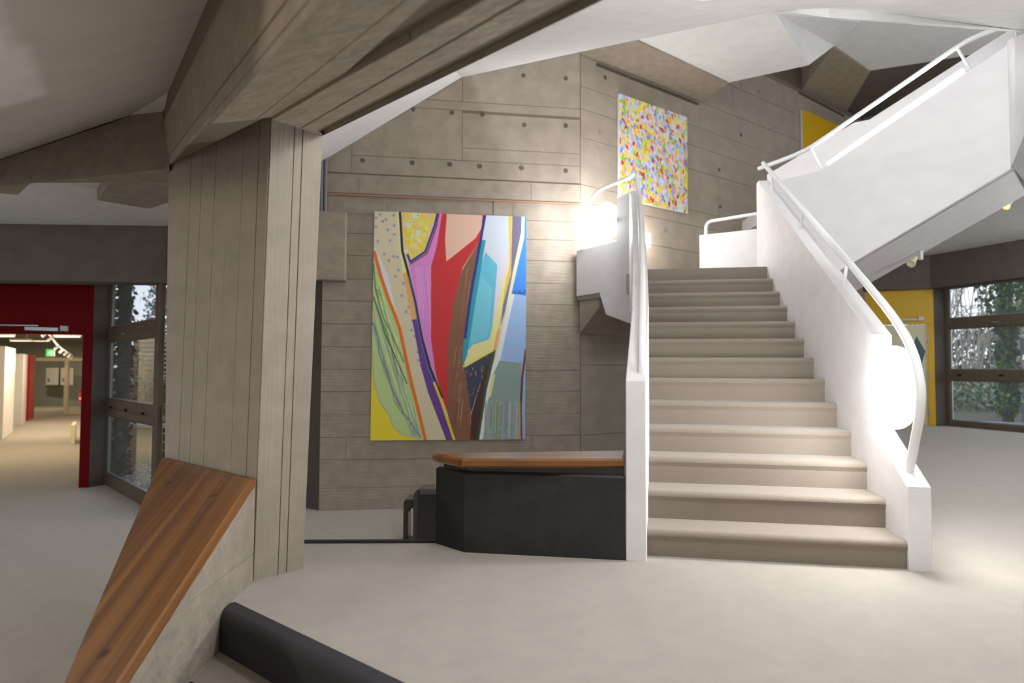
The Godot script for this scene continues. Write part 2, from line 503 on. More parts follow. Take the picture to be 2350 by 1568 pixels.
func exit_tex() -> ImageTexture:
	var im := Image.create(128, 96, false, Image.FORMAT_RGB8)
	im.fill(Color8(40, 190, 70))
	var w := Color8(235, 255, 238)
	fill(im, PackedVector2Array([Vector2(70, 14), Vector2(112, 14), Vector2(112, 84), Vector2(70, 84)]), w)
	var gcol := Color8(30, 170, 60)
	for q in ["48,22 58,22 58,32 48,32"]:
		var a := PackedVector2Array()
		for s in q.split(" "): a.append(Vector2(s.split_floats(",")[0], s.split_floats(",")[1]))
		fill(im, a, w)
	stroke(im, PackedVector2Array([Vector2(54, 32), Vector2(46, 56)]), 10, w)
	stroke(im, PackedVector2Array([Vector2(46, 54), Vector2(60, 66), Vector2(56, 84)]), 7, w)
	stroke(im, PackedVector2Array([Vector2(46, 54), Vector2(36, 70), Vector2(22, 74)]), 7, w)
	stroke(im, PackedVector2Array([Vector2(54, 36), Vector2(68, 48)]), 6, w)
	stroke(im, PackedVector2Array([Vector2(52, 36), Vector2(36, 44), Vector2(30, 54)]), 6, w)
	stroke(im, PackedVector2Array([Vector2(80, 40), Vector2(104, 40)]), 6, gcol)
	return ImageTexture.create_from_image(im)

func picture(called: String, parent_label: String, tl: Vector3, tr: Vector3, br: Vector3, bl: Vector3, back: Vector3, tex: Texture2D, edge: Material, group := "", plain: Material = null) -> Node3D:
	# a stretched canvas: front face (with the picture) and a body of real thickness; corners lie on the front
	var o := thing(called, (bl + br) * 0.5 + back, parent_label, "painting", group)
	var body := MB.new()
	var e := back.normalized() * 0.001
	body.prism([tl + e, tr + e, br + e, bl + e], back - e, 0.003)
	obj("stretcher", body, edge, o)
	var f := MB.new()
	f.quad(bl, br, tr, tl, -back, [Vector2(0, 1), Vector2(1, 1), Vector2(1, 0), Vector2(0, 0)])
	f.quad(bl + e, br + e, tr + e, tl + e, back)
	var m: Material = plain
	if tex:
		m = mat(Color.WHITE, 0.55)
		m.albedo_texture = tex
	obj("canvas", f, m, o)
	return o

# ---------------------------------------------------------------- board marks: each board's print is a raised piece of its own
func boards(parent: Node3D, q: Array, e1: Vector3, e2: Vector3, out: Vector3, cuts: Array, run: Vector2, gap: float, proud: Vector2, m: Material, called := "concrete_board") -> void:
	var o: Vector3 = q[0]
	var f := PackedVector2Array()
	for a in q: f.append(Vector2((a - o).dot(e1), (a - o).dot(e2)))
	if Geometry2D.is_polygon_clockwise(f): f.reverse()
	var lo := 1e9
	var hi := -1e9
	for a in f:
		lo = minf(lo, a.x); hi = maxf(hi, a.x)
	for i in cuts.size() - 1:
		var x := lo - (rng.randf() * run.x if run.x > 0.0 else 0.0)
		while x < hi:
			var l := hi - lo + 1.0 if run.x <= 0.0 else rng.randf_range(run.x, run.y)
			var c0: float = cuts[i] + gap * 0.5
			var c1: float = cuts[i + 1] - gap * 0.5
			var strip := PackedVector2Array([Vector2(x + gap * 0.25, c0), Vector2(x + l - gap * 0.25, c0), Vector2(x + l - gap * 0.25, c1), Vector2(x + gap * 0.25, c1)])
			var h := rng.randf_range(proud.x, proud.y)
			for piece in Geometry2D.intersect_polygons(f, strip):
				if absf(area(piece)) < 0.004: continue
				var w := []
				for a in piece: w.append(o + e1 * a.x + e2 * a.y - out * 0.01)
				var b := MB.new()
				b.prism(w, out * (h + 0.01), minf(0.002, h * 0.4))
				obj(called, b, m, parent)
			x += l

func area(q: PackedVector2Array) -> float:
	var s := 0.0
	for i in q.size(): s += q[i].cross(q[(i + 1) % q.size()])
	return s * 0.5

func arc(pts: Array, steps := 8) -> Array:       # smooth curve through points (Catmull-Rom)
	var out := []
	for i in pts.size() - 1:
		var a: Vector3 = pts[maxi(i - 1, 0)]
		var b: Vector3 = pts[i]
		var c: Vector3 = pts[i + 1]
		var d: Vector3 = pts[mini(i + 2, pts.size() - 1)]
		for k in steps: out.append(b.cubic_interpolate(c, a, d, k / float(steps)))
	out.append(pts[-1])
	return out

func rounded(pts: Array, r: float, steps := 5) -> Array:   # straight runs with rounded bends
	var out := [pts[0]]
	for i in range(1, pts.size() - 1):
		var p: Vector3 = pts[i]
		var a: Vector3 = pts[i - 1] - p
		var b: Vector3 = pts[i + 1] - p
		var l := minf(r, minf(a.length(), b.length()) * 0.49)
		var s := p + a.normalized() * l
		var e := p + b.normalized() * l
		for k in steps + 1:
			var t := k / float(steps)
			out.append(s.lerp(p, t).lerp(p.lerp(e, t), t))
	out.append(pts[-1])
	return out

func slab_y(q: Array, top: float, thick: float, c := 0.0) -> MB:   # q: [x, d] pairs
	var w := []
	for a in q: w.append(v(a[0], top, a[1]))
	var b := MB.new()
	b.prism(w, Vector3(0, -thick, 0), c)
	return b

func wall_seg(a: Array, b: Array, y0: float, y1: float, thick: float) -> MB:  # thickness goes to the left of a -> b
	var A := v(a[0], y0, a[1])
	var B := v(b[0], y0, b[1])
	var d := (B - A).normalized()
	var o := Vector3.UP.cross(d) * thick
	var m := MB.new()
	m.prism([A, B, B + Vector3(0, y1 - y0, 0), A + Vector3(0, y1 - y0, 0)], o)
	return m

# ---------------------------------------------------------------- the scene
func _ready() -> void:
	rng.seed = 5
	camera_and_light()
	make_materials()
	shell()
	wall_one()
	wall_two()
	ceilings()
	pillar_and_beams()
	landing_and_parapets()
	staircase()
	balustrades()
	upper_flight()
	lamps()
	windows_and_doors()
	corridor()
	paintings()
	gardens()

func camera_and_light() -> void:
	var cam := Camera3D.new()
	cam.name = "camera"
	var p := deg_to_rad(2.3565)
	var r := deg_to_rad(0.2585)
	var u0 := Vector3(0, cos(p), sin(p))
	var fw := Vector3(0, sin(p), -cos(p))
	var rt := Vector3.RIGHT * cos(r) + u0 * sin(r)
	var up := u0 * cos(r) - Vector3.RIGHT * sin(r)
	cam.transform = Transform3D(Basis(rt, up, -fw), Vector3(0, 1.035, 0))
	cam.fov = rad_to_deg(2.0 * atan(784.0 / 1567.0))
	var lens := CameraAttributesPhysical.new()
	lens.frustum_focal_length = 12.0 * 1567.0 / 784.0
	lens.frustum_focus_distance = 4.0
	lens.frustum_near = 0.05
	lens.frustum_far = 200.0
	lens.exposure_aperture = 1.8
	cam.attributes = lens
	cam.fov = rad_to_deg(2.0 * atan(784.0 / 1567.0))
	cam.near = 0.05
	cam.far = 200.0
	cam.current = true
	add_child(cam)
	var env := Environment.new()
	env.background_mode = Environment.BG_SKY
	var sky := Sky.new()
	var sm := ProceduralSkyMaterial.new()
	sm.sky_top_color = Color(0.80, 0.86, 0.94)
	sm.sky_horizon_color = Color(0.93, 0.96, 0.99)
	sm.ground_horizon_color = Color(0.55, 0.55, 0.52)
	sm.ground_bottom_color = Color(0.35, 0.35, 0.32)
	sm.energy_multiplier = 2.0
	sky.sky_material = sm
	env.sky = sky
	env.tonemap_mode = Environment.TONE_MAPPER_LINEAR
	env.tonemap_exposure = 1.0
	env.sdfgi_enabled = true
	env.ssao_enabled = true
	env.ssil_enabled = true
	var we := WorldEnvironment.new()
	we.name = "surroundings"
	we.environment = env
	add_child(we)

const W0A := [-5.977, 9.748]
const W1A := [-2.300, 8.241]
const KK := [0.867, 8.715]
const W2B := [7.015, 13.518]

func shell() -> void:
	var top := 6.5
	struct("floor", slab_y([[-9.4, -5.4], [5, -5.4], [5, 3.0], [3.0, 9.5], [0.9, 9.0], [-2.2, 8.5], [-2.6, 9.6], [-3.9, 8.0], [-5.8, 10.1], [-6.0, 10.0], [-9.4, 9.6]], LOW, 0.25), M.carpet, "beige carpet floor of the lower hall in front of the red doorway", "floor")
	# main floor: landing and the hall to the right, one level
	var lf := slab_y([[-1.30, 3.125], [-1.30, 3.40], [-1.10, 3.60], [-1.33, 4.085], [-0.449, 4.11], [0.62, 4.2], [0.9, 4.2], [2.2, 8.8], [7.0, 13.6], [8.05, 13.2], [8.5, 13.2], [13.4, -0.5], [13.4, -5.4], [5.46, -5.4], [5.46, -2.86]], 0.0, 0.22)
	struct("floor_landing", lf, M.carpet, "beige carpet floor of the landing running from the concrete pillar to the yellow door", "floor")
	struct("roof_slab", slab_y([[-9.6, -5.6], [13.6, -5.6], [13.6, 0.2], [8.6, 14.2], [6.6, 14.4], [-10, 14.4]], top + 0.25, 0.25), M.plaster, "flat plastered roof high over the stair well", "ceiling")
	struct("wall_left", wall_seg([-9.2, -5.2], [-9.2, -3.6], LOW, top, 0.25), M.plaster, "plain plastered wall closing the lower hall behind the viewer", "wall")
	struct("wall_left", wall_seg([-9.2, 5.2], [-9.2, 9.35], LOW, top, 0.25), M.plaster, "plain plastered wall closing the lower hall beside the red doorway", "wall")
	struct("wall_over_window", wall_seg([-9.2, -3.6], [-9.2, 5.2], 2.60, top, 0.25), M.plaster, "plastered wall over the side windows of the lower hall", "wall")
	struct("wall_back", wall_seg([13.2, -5.2], [-9.2, -5.2], LOW, top, 0.25), M.plaster, "plain plastered wall behind the landing", "wall")
	# wall over the red doorway, its left part and the pier beside the left window
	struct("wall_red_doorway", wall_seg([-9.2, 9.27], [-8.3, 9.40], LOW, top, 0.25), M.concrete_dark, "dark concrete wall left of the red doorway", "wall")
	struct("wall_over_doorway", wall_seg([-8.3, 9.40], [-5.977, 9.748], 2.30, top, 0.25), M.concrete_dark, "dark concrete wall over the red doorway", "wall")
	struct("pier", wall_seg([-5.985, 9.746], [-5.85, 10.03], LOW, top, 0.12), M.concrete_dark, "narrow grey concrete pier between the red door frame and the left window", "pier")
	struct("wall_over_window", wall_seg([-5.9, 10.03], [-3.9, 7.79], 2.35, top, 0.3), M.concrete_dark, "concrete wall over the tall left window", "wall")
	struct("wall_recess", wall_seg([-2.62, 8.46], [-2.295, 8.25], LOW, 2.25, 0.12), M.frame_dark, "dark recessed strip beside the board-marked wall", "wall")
	# deep lintel in front of the left window and doorway
	var bm := MB.new()
	bm.prism([v(-9.2, 2.055, 7.75), v(-3.95, 2.035, 8.0), v(-3.95, 2.705, 8.0), v(-9.2, 2.75, 7.75)], v(0, 0, 0.3), 0.008)
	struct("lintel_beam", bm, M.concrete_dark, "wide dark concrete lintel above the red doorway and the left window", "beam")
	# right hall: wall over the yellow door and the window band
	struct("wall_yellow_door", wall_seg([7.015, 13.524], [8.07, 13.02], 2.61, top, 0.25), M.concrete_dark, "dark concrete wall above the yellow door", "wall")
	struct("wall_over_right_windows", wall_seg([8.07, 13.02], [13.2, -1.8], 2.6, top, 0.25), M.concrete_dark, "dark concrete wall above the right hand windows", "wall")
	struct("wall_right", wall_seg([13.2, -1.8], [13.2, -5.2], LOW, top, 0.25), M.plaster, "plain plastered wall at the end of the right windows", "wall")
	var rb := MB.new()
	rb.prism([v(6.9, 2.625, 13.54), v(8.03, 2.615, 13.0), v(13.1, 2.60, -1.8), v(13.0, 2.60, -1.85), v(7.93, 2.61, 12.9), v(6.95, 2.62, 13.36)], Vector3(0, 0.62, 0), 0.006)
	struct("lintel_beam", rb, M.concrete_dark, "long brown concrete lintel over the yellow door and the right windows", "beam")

func wall_one() -> void:
	var d := (v(KK[0], 0, KK[1]) - v(W1A[0], 0, W1A[1])).normalized()
	var out := d.cross(Vector3.UP)
	if out.z < 0: out = -out
	var w := MB.new()
	var A := v(W1A[0], LOW, W1A[1])
	var B := v(KK[0], LOW, KK[1])
	w.prism([A, B, B + Vector3(0, 7.16, 0), A + Vector3(0, 7.16, 0)], -out * 0.4)
	var wall := struct("wall_painting", w, M.joint, "taupe board-marked concrete wall behind the large abstract painting", "wall")
	var P := func(x, y): return A + d * ((x - W1A[0]) / d.x) + Vector3(0, y - LOW, 0)
	var cuts := []
	for y in [-0.66, -0.40, -0.06, 0.21, 0.48, 0.76, 1.03, 1.30, 1.58, 1.86, 2.13, 2.42, 2.69, 2.93, 3.16]: cuts.append(y - LOW)
	boards(wall, [P.call(-2.300, LOW), P.call(0.867, LOW), P.call(0.867, 3.16), P.call(-2.300, 3.16)], d, Vector3.UP, out, cuts, Vector2(1.3, 2.8), 0.005, Vector2(0.004, 0.011), M.board)
	boards(wall, [P.call(-2.300, LOW), P.call(0.867, LOW), P.call(0.867, 3.43), P.call(-2.300, 3.43)], d, Vector3.UP, out, [3.18 - LOW, 3.42 - LOW], Vector2(1.6, 3.0), 0.006, Vector2(0.010, 0.022), M.board)
	# large smooth panels above
	for r in [[-2.30, -1.98, 3.435, 3.80], [-1.98, 0.867, 3.435, 3.66], [-1.98, -0.64, 3.66, 4.30], [-0.64, 0.867, 3.66, 3.82], [-0.64, 0.867, 3.82, 4.27], [-2.30, -1.98, 3.80, 5.14], [-1.98, 0.867, 4.30, 4.41], [-1.98, -0.64, 4.41, 5.6], [-0.64, 0.867, 4.41, 5.6], [-2.3, -1.98, 5.14, 5.6]]:
		var m := MB.new()
		var gp := 0.003
		m.prism([P.call(r[0] + gp, r[2] + gp), P.call(r[1] - gp, r[2] + gp), P.call(r[1] - gp, r[3] - gp), P.call(r[0] + gp, r[3] - gp)], out * (0.004 + rng.randf() * 0.004), 0.002)
		obj("concrete_panel", m, M.concrete, wall)
	for h in [[-1.85, 3.60], [-1.25, 3.60], [-0.79, 3.605], [-0.417, 3.597], [0.112, 3.60], [0.68, 3.595], [-1.248, 4.277], [-0.77, 4.262], [-0.388, 4.264], [0.143, 4.16], [0.679, 4.18], [0.13, 4.80], [0.678, 4.80], [-1.25, 4.80], [-1.9, 4.27]]:
		tie_hole(wall, P.call(h[0], h[1]) + out * 0.009, out)
	var ext := MB.new()
	ext.prism([P.call(-3.2, 2.12), P.call(-2.305, 2.12), P.call(-2.305, 5.6), P.call(-3.2, 5.6)], -out * 0.3)
	obj("concrete_panel", ext, M.concrete, wall)
	# protruding block over the recess
	var b := MB.new()
	b.prism([P.call(-3.05, 2.10), P.call(-2.02, 2.09), P.call(-2.02, 2.915), P.call(-3.05, 2.93)], out * 0.16, 0.012)
	obj("concrete_block", b, M.board, wall)
	var tk := struct("trim_1", ledge(P.call(-2.285, 3.15), P.call(0.86, 3.15), out, 0.012, 0.012), M.copper, "thin copper coloured picture rail along the painting wall", "picture rail")
	tk.position += out * 0.016
	# grey duct at the left edge
	var du := MB.new()
	for x in [-2.275, -2.32]: du.tube([P.call(x, 2.93) + out * 0.05, P.call(x, 3.62) + out * 0.05], 0.02, 10)
	tag(obj("riser_pipe", du, M.pipe_grey), "pair of slim grey vertical pipes at the left edge of the painting wall", "pipe")

func ledge(a: Vector3, b: Vector3, out: Vector3, w: float, h: float) -> MB:
	var m := MB.new()
	m.prism([a, b, b + Vector3(0, h, 0) * 2.0, a + Vector3(0, h, 0) * 2.0], out * w * 2.0, 0.003)
	return m

func tie_hole(wall: Node3D, c: Vector3, out: Vector3) -> void:
	var m := MB.new()
	m.lathe(c, out, [Vector2(0.0, 0.0), Vector2(0.019, 0.0008), Vector2(0.024, 0.0025), Vector2(0.029, 0.002), Vector2(0.031, -0.006)], 14)
	obj("tie_hole", m, M.concrete_dark, wall)

func wall_two() -> void:
	var A := v(KK[0], LOW, KK[1])
	var B := v(W2B[0], LOW, W2B[1])
	var d := (B - A).normalized()
	var out := d.cross(Vector3.UP)
	if out.z < 0: out = -out
	var w := MB.new()
	w.prism([A, B, B + Vector3(0, 7.16, 0), A + Vector3(0, 7.16, 0)], -out * 0.4)
	var wall := struct("wall_diagonal", w, M.joint, "long taupe concrete wall running back behind the stairs with the dotted painting", "wall")
	var P := func(x, y): return A + d * ((x - KK[0]) / d.x) + Vector3(0, y - LOW, 0)
	var rows := [-0.66, 0.2, 1.1, 1.9, 2.40, 2.80, 3.20, 3.43, 4.05, 4.42, 4.72, 5.13, 5.6, 6.02]
	for i in rows.size() - 1:
		var x := 0.875
		while x < 7.0:
			var x1 := minf(7.0, x + rng.randf_range(1.5, 2.8))
			var m := MB.new()
			m.prism([P.call(x, rows[i] + 0.003), P.call(x1 - 0.004, rows[i] + 0.003), P.call(x1 - 0.004, rows[i + 1] - 0.003), P.call(x, rows[i + 1] - 0.003)], out * (0.003 + rng.randf() * 0.007), 0.002)
			obj("concrete_panel", m, M.concrete, wall)
			x = x1
	for h in [[1.228, 4.95], [1.15, 4.185], [3.70, 5.68], [4.10, 5.70], [3.22, 4.17], [3.236, 3.59], [3.69, 4.85], [4.5, 5.2], [2.2, 3.05]]:
		tie_hole(wall, P.call(h[0], h[1]) + out * 0.008, out)
	struct("trim_2", ledge(P.call(1.10, 5.06), P.call(2.80, 5.06), out, 0.014, 0.018), M.frame_dark, "dark picture rail above the dotted painting", "picture rail")
	struct("trim_3", ledge(P.call(5.1, 5.99), P.call(6.4, 5.95), out, 0.014, 0.018), M.frame_dark, "dark picture rail above the yellow painting", "picture rail")
	# concrete soffits parallel to the wall
	var s := MB.new()
	s.prism([v(0.80, 5.14, 8.72), v(1.535, 5.14, 8.36), v(3.07, 5.14, 9.61), v(2.88, 5.14, 10.35), v(1.2, 5.14, 9.1)], Vector3(0, 0.5, 0), 0.005)
	struct("soffit_beam", s, M.board_up, "taupe concrete soffit beam above the dotted painting", "beam")
	var s2 := MB.new()
	s2.prism([v(4.98, 6.08, 10.43), v(6.02, 6.08, 11.31), v(6.55, 6.08, 13.3), v(5.2, 6.08, 12.2)], Vector3(0, 0.4, 0), 0.005)
	struct("soffit_beam", s2, M.board_up, "taupe concrete soffit beam above the yellow painting", "beam")
	struct("soffit_beam", slab_y([[6.02, 11.33], [7.65, 10.57], [12.0, 8.9], [12.0, 11.5], [7.0, 13.7], [6.56, 13.3]], 6.30, 0.2), M.concrete_dark, "dark concrete soffit at the end of the upper hall ceiling", "beam")
	struct("wall_upper_hall", wall_seg([7.0, 13.45], [11.5, 10.6], 3.3, 6.5, 0.2), M.concrete_dark, "dark concrete wall at the end of the upper hall", "wall")

func a2(x: float, d: float) -> Vector3:      # the sloping ceiling over the landing
	return v(x, 1.887 + 0.0303 * x + 0.336 * d, d)

func a1(x: float, d: float) -> Vector3:
	return v(x, 4.72 + 0.64 * (x + 0.65) + 0.326 * (d - 8.49), d)

func ceilings() -> void:
	var up := Vector3(0, 0.3, 0)
	# one folded white ceiling: left facet, main facet, flat part behind
	var m := MB.new()
	var bb := v(-0.646, 4.72, 8.47)
	m.prism([bb, a1(-2.9, 8.15), a1(-2.25, 5.0), a1(-1.3, 3.6), v(-0.75, 2.62, 2.5)], up)
	m.prism([bb, v(-0.75, 2.62, 2.5), a2(9.5, 2.5), a2(9.5, 6.4), a2(4.313, 5.654), a2(1.744, 4.524), a2(1.035, 5.643)], up)
	m.prism([v(-0.75, 2.62, 2.5), v(-0.75, 2.62, -5.3), v(13.3, 2.95, -5.3), v(13.3, 2.95, -0.5), v(12.3, 3.0, 2.5), a2(9.5, 2.5)], up)
	struct("ceiling", m, M.plaster, "white folded plaster ceiling sloping over the landing", "ceiling")
	# downstand lip along the edge of the well
	var lp := MB.new()
	var hi := [a2(1.744, 4.524), a2(1.85, 4.40), a2(2.057, 4.374), a2(2.421, 4.521), a2(3.16, 4.993), a2(4.018, 5.502), a2(4.5, 5.77)]
	var lo := []
	var drop := [0.005, 0.045, 0.085, 0.085, 0.045, 0.012, 0.004]
	for i in hi.size(): lo.append(hi[i] + Vector3(0.0, -drop[i], 0.02))
	var bk := []
	for i in hi.size(): bk.append(a2(1.744, 4.524).lerp(a2(4.5, 5.77), i / 6.0) + v(0.02, 0.02, 0.06))
	for i in hi.size() - 1:
		lp.quad(hi[i], hi[i + 1], lo[i + 1], lo[i], Vector3(0, -0.4, 1))
		lp.quad(lo[i], lo[i + 1], bk[i + 1], bk[i], Vector3(0, -1, -0.2))
		lp.quad(bk[i], bk[i + 1], hi[i + 1], hi[i], Vector3(0, 1, -0.2))
	struct("ceiling_lip", lp, M.plaster, "slim white lip along the ceiling edge over the stair well", "ceiling")
	# upper ceilings of the well
	var h := MB.new()
	h.prism([v(-3.6, 5.17, 3.2), v(-3.6, 5.17, 8.2), v(0.86, 5.17, 8.8), v(1.539, 5.17, 8.395), v(3.084, 5.17, 9.653), v(3.994, 5.17, 9.082), v(3.03, 5.17, 7.733), v(0.4, 5.17, 4.05), v(0.2, 5.17, 3.2)], Vector3(0, 0.12, 0))
	h.prism([v(3.994, 5.17, 9.082), v(3.03, 5.17, 7.733), v(5.035, 6.1, 9.70), v(5.002, 6.1, 10.437)], Vector3(0, 0.12, 0))
	h.prism([v(5.002, 6.1, 10.437), v(5.035, 6.1, 9.70), v(3.03, 6.1, 7.0), v(7.0, 6.1, 4.4), v(11, 6.1, 6.5), v(10.5, 6.1, 9.2), v(7.633, 6.1, 10.557), v(6.79, 6.1, 10.98), v(6.024, 6.1, 11.311)], Vector3(0, 0.12, 0))
	struct("ceiling_well", h, M.plaster, "white faceted ceiling high above the stairs", "ceiling")
	# low ceilings: over the left hall and over the right hall
	struct("ceiling_left", slab_y([[-9.2, 4.3], [-9.2, 8.1], [-3.6, 8.1], [-3.4, 8.4], [-2.80, 8.25], [-2.3, 5.0], [-1.5, 4.0], [-2.2, 3.9]], 2.95, 0.24), M.plaster, "grey white flat ceiling over the left hall behind the beam", "ceiling")
	struct("ceiling_doorway", slab_y([[-9.3, 8.08], [-9.3, 9.5], [-6.0, 9.9], [-5.8, 10.1], [-4.0, 8.3]], 2.60, 0.25), M.plaster, "low ceiling strip between the lintel and the red doorway", "ceiling")
	struct("ceiling_near_left", slab_y([[-9.3, -5.3], [-9.3, 4.4], [-2.6, 4.4], [-0.75, 2.6], [-0.75, -5.3]], 3.3, 0.2), M.plaster, "flat ceiling over the lower hall beside the viewer", "ceiling")
	struct("ceiling_right", slab_y([[3.7, 8.65], [5.35, 7.1], [12.0, 6.8], [9.0, 13.1], [7.0, 13.5], [3.7, 11.0]], 3.44, 0.2), M.plaster, "grey ceiling over the right hall below the upper floor", "ceiling")
	struct("gallery_slab", slab_y([[4.583, 6.183], [3.9, 5.1], [3.6, 3.9], [12, 3.6], [12.2, 6.9], [5.45, 7.05]], 3.10, 0.2), M.plaster, "white upper floor slab beside the upper flight", "ceiling")
	var gw := MB.new()
	gw.prism([v(4.57, 2.90, 6.20), v(3.9, 2.90, 5.1), v(3.9, 3.62, 5.1), v(4.57, 4.10, 6.20)], v(0.1, 0, -0.06), 0.004)
	struct("wall_gallery", gw, M.white, "bright white wall turning the corner at the top of the upper flight", "wall")
	# sloping plaster between the two concrete beams, upper left
	var c := MB.new()
	var pl := func(x, d): return v(x, 1.837 + 0.328 * (x) + 0.383 * d, d)
	c.prism([v(-2.275, 2.772, 4.40), v(-0.93, 2.358, 2.17), v(-0.5, 2.1, 1.3), pl.call(-2.3, 1.35), pl.call(-4.3, 4.77)], v(0, 0.25, 0.05))
	struct("ceiling_bay", c, M.plaster, "white plaster ceiling bay between the two dark concrete beams, upper left", "ceiling")

func pillar_and_beams() -> void:
	var fd := v(-1.0868, 0, 1.0).normalized()                 # along the broad face, to the left and back
	var out := Vector3.UP.cross(fd)
	if out.z < 0: out = -out
	var PFb := v(-1.255, 0, 3.364)
	var PRb := v(-1.095, 0, 3.60)
	var PFt := v(-1.204, 2.30, 3.348)
	var PRt := v(-1.016, 2.30, 3.594)
	var PLt := v(-2.145, 2.296, 4.214)
	var PLb := v(-2.063, 0, 4.107)
	var k := (LOW - 0.0) / 2.3
	var dn := func(t, b): return b + (t - b) * k
	var bF: Vector3 = dn.call(PFt, PFb)
	var bR: Vector3 = bF + (PRt - PFt) * 0.90
	var bL: Vector3 = bF + fd * (dn.call(PLt, PLb) - bF).dot(fd)
	PLt = PFt + fd * (PLt - PFt).dot(fd)
	var bk := out * -0.75
	var core := MB.new()
	core.loft([bF, bR, bR + fd * 0.75, bL + bk * 0.55, bL], [PFt, PRt, PRt + fd * 0.85 + Vector3(0, 0.1, 0), PLt + bk * 0.55, PLt], true, (bF + PLt + bk) * 0.5)
	var pillar := struct("pillar", core, M.joint, "board-marked taupe concrete pillar widening into the beams", "pillar")
	# front face boards (vertical)
	var up := (PFt - bF).normalized()
	var e2 := fd
	var wd := (PLt - PFt).length()
	var cuts := [0.0, 0.10, 0.27, 0.44, 0.60, 0.78, 0.93, 1.09, 1.3]
	var nf := (bL - bF).cross(PFt - bF).normalized()
	if nf.dot(out) < 0: nf = -nf
	var e2f := nf.cross(up).normalized()
	if e2f.dot(fd) < 0: e2f = -e2f
	boards(pillar, [bF, bL, PLt, PFt], up, e2f, nf, cuts, Vector2(0, 0), 0.0035, Vector2(0.003, 0.0075), M.board_v)
	# narrow right face boards
	var nr := (bR - bF).cross(PFt - bF).normalized()
	if nr.x < 0: nr = -nr
	var e2r := nr.cross(up).normalized()
	if e2r.dot(PRb - PFb) < 0: e2r = -e2r
	boards(pillar, [bF, bR, PRt, PFt], up, e2r, nr, [-0.02, 0.135, 0.185, 0.36], Vector2(0, 0), 0.0045, Vector2(0.003, 0.008), M.board_v)
	# main beam, running towards the viewer
	var w := v(0.6028, -0.1853, -1.0)
	var s0 := 2.9
	var PLs := PLt
	var A := PLs + w * 1.62
	var E3 := PLs + w * 3.05
	var E1 := PRt + w * 2.3
	var Mp := v(-0.969, 2.053, 2.693)
	var E4 := v(-2.288, 2.772, 4.40)
	var E4e := E4 + w * 2.75
	var beam := MB.new()
	var g1 := v(-0.511, 1.9386, 2.028)
	var g2 := v(-0.197, 1.8154, 1.413)
	var g3 := v(-0.104, 1.8459, 1.4676)
	var dnv := Vector3(0, -1, 0.2)
	var sn := Vector3(0.154, -0.951, -0.269) # out of the soffit
	var inn := -sn * 0.09
	beam.poly([A, Mp, PRt, E1, E3], dnv)
	beam.poly([PLt, A, Mp], Vector3(-0.3, -1, 0.1)); beam.poly([PLt, Mp, PFt], Vector3(-0.5, -1, 0.1)); beam.poly([Mp, PRt, PFt], Vector3(0, -1, -0.2))
	beam.quad(PLt, E3, E4e, E4, Vector3(-1, 0, 0.2))
	var T := Vector3(0, 0.75, 0)
	beam.quad(PRt, E1, E1 + T, PRt + T, Vector3(1, 0, -0.3))
	beam.quad(E4, E4e, E1 + T, PRt + T, Vector3(0, 1, 0))
	beam.poly([E3, E1, E1 + T, E4e], Vector3(0, 0, 1))
	beam.poly([PLt, PRt, PRt + T, E4], Vector3(0, 0, -1))
	var bo := struct("beam", beam, M.joint, "heavy taupe concrete beam running from the pillar overhead to the upper edge", "beam")
	# soffit boards with a wedge shaped gap between two of them
	var e1 := w.normalized()
	var e2s := sn.cross(e1).normalized()
	if e2s.dot(PRt - PLt) < 0: e2s = -e2s
	var off := func(p): return (p - A).dot(e2s)
	var a0: float = off.call(E1)
	var gl := 0.0
	var qa := [A, Mp, g1 + (g1 - g3) * 0.02, g2, g2 + w * 0.4, E3]
	var qb := [Mp, PRt, E1, g3 + w * 0.4, g3, g1]
	boards(bo, qa, e1, e2s, sn, [-0.2, 0.17, 0.33, 0.50, 1.2], Vector2(0, 0), 0.006, Vector2(0.020, 0.026), M.board_up)
	boards(bo, qb, e1, e2s, sn, [-0.1, 0.09, 0.21, 0.33, 0.6], Vector2(0, 0), 0.004, Vector2(0.020, 0.024), M.board_up)
	# side face boards
	var ns := (E3 - PLt).cross(E4 - PLt).normalized()
	if ns.x > 0: ns = -ns
	var e2q := ns.cross(e1).normalized()
	if e2q.y < 0: e2q = -e2q
	boards(bo, [PLt, E3, E4e, E4], e1, e2q, ns, [-0.1, 0.05, 0.30, 0.9], Vector2(0, 0), 0.004, Vector2(0.003, 0.008), M.board_up)
	# left branch beam
	var F0 := v(-2.1, 2.255, 4.13)
	var F1 := v(-3.62, 2.22, 4.52)
	var K0 := v(-2.25, 2.25, 4.43)
	var K1 := v(-3.60, 2.345, 4.80)
	var T0 := v(-2.27, 2.772, 4.42)
	var T1 := v(-3.85, 2.365, 4.70)
	var lb := MB.new()
	var ex := func(a, b): return b + (b - a) * 0.5
	lb.loft([F0, K0, K0 + Vector3(0, 0.6, -0.1), T0], [ex.call(F0, F1), ex.call(K0, K1), ex.call(K0, K1) + Vector3(0, 0.4, -0.1), ex.call(T0, T1)], true, (F0 + K1 + Vector3(0, 0.3, 0)) * 0.5)
	struct("beam", lb, M.board_up, "dark tapering concrete beam branching left from the pillar head", "beam")
	# hanging beam end behind
	var hb := MB.new()
	hb.prism([v(-3.891, 2.60, 6.33), v(-3.47, 2.62, 5.79), v(-2.3, 2.62, 5.8), v(-2.6, 2.60, 6.2), v(-3.29, 2.60, 6.44), v(-3.55, 2.59, 6.63)], Vector3(0, 0.2, 0), 0.01)
	struct("beam_end", hb, M.board_up, "short angular concrete beam end under the left ceiling behind the pillar", "beam")
	var hb2 := MB.new()
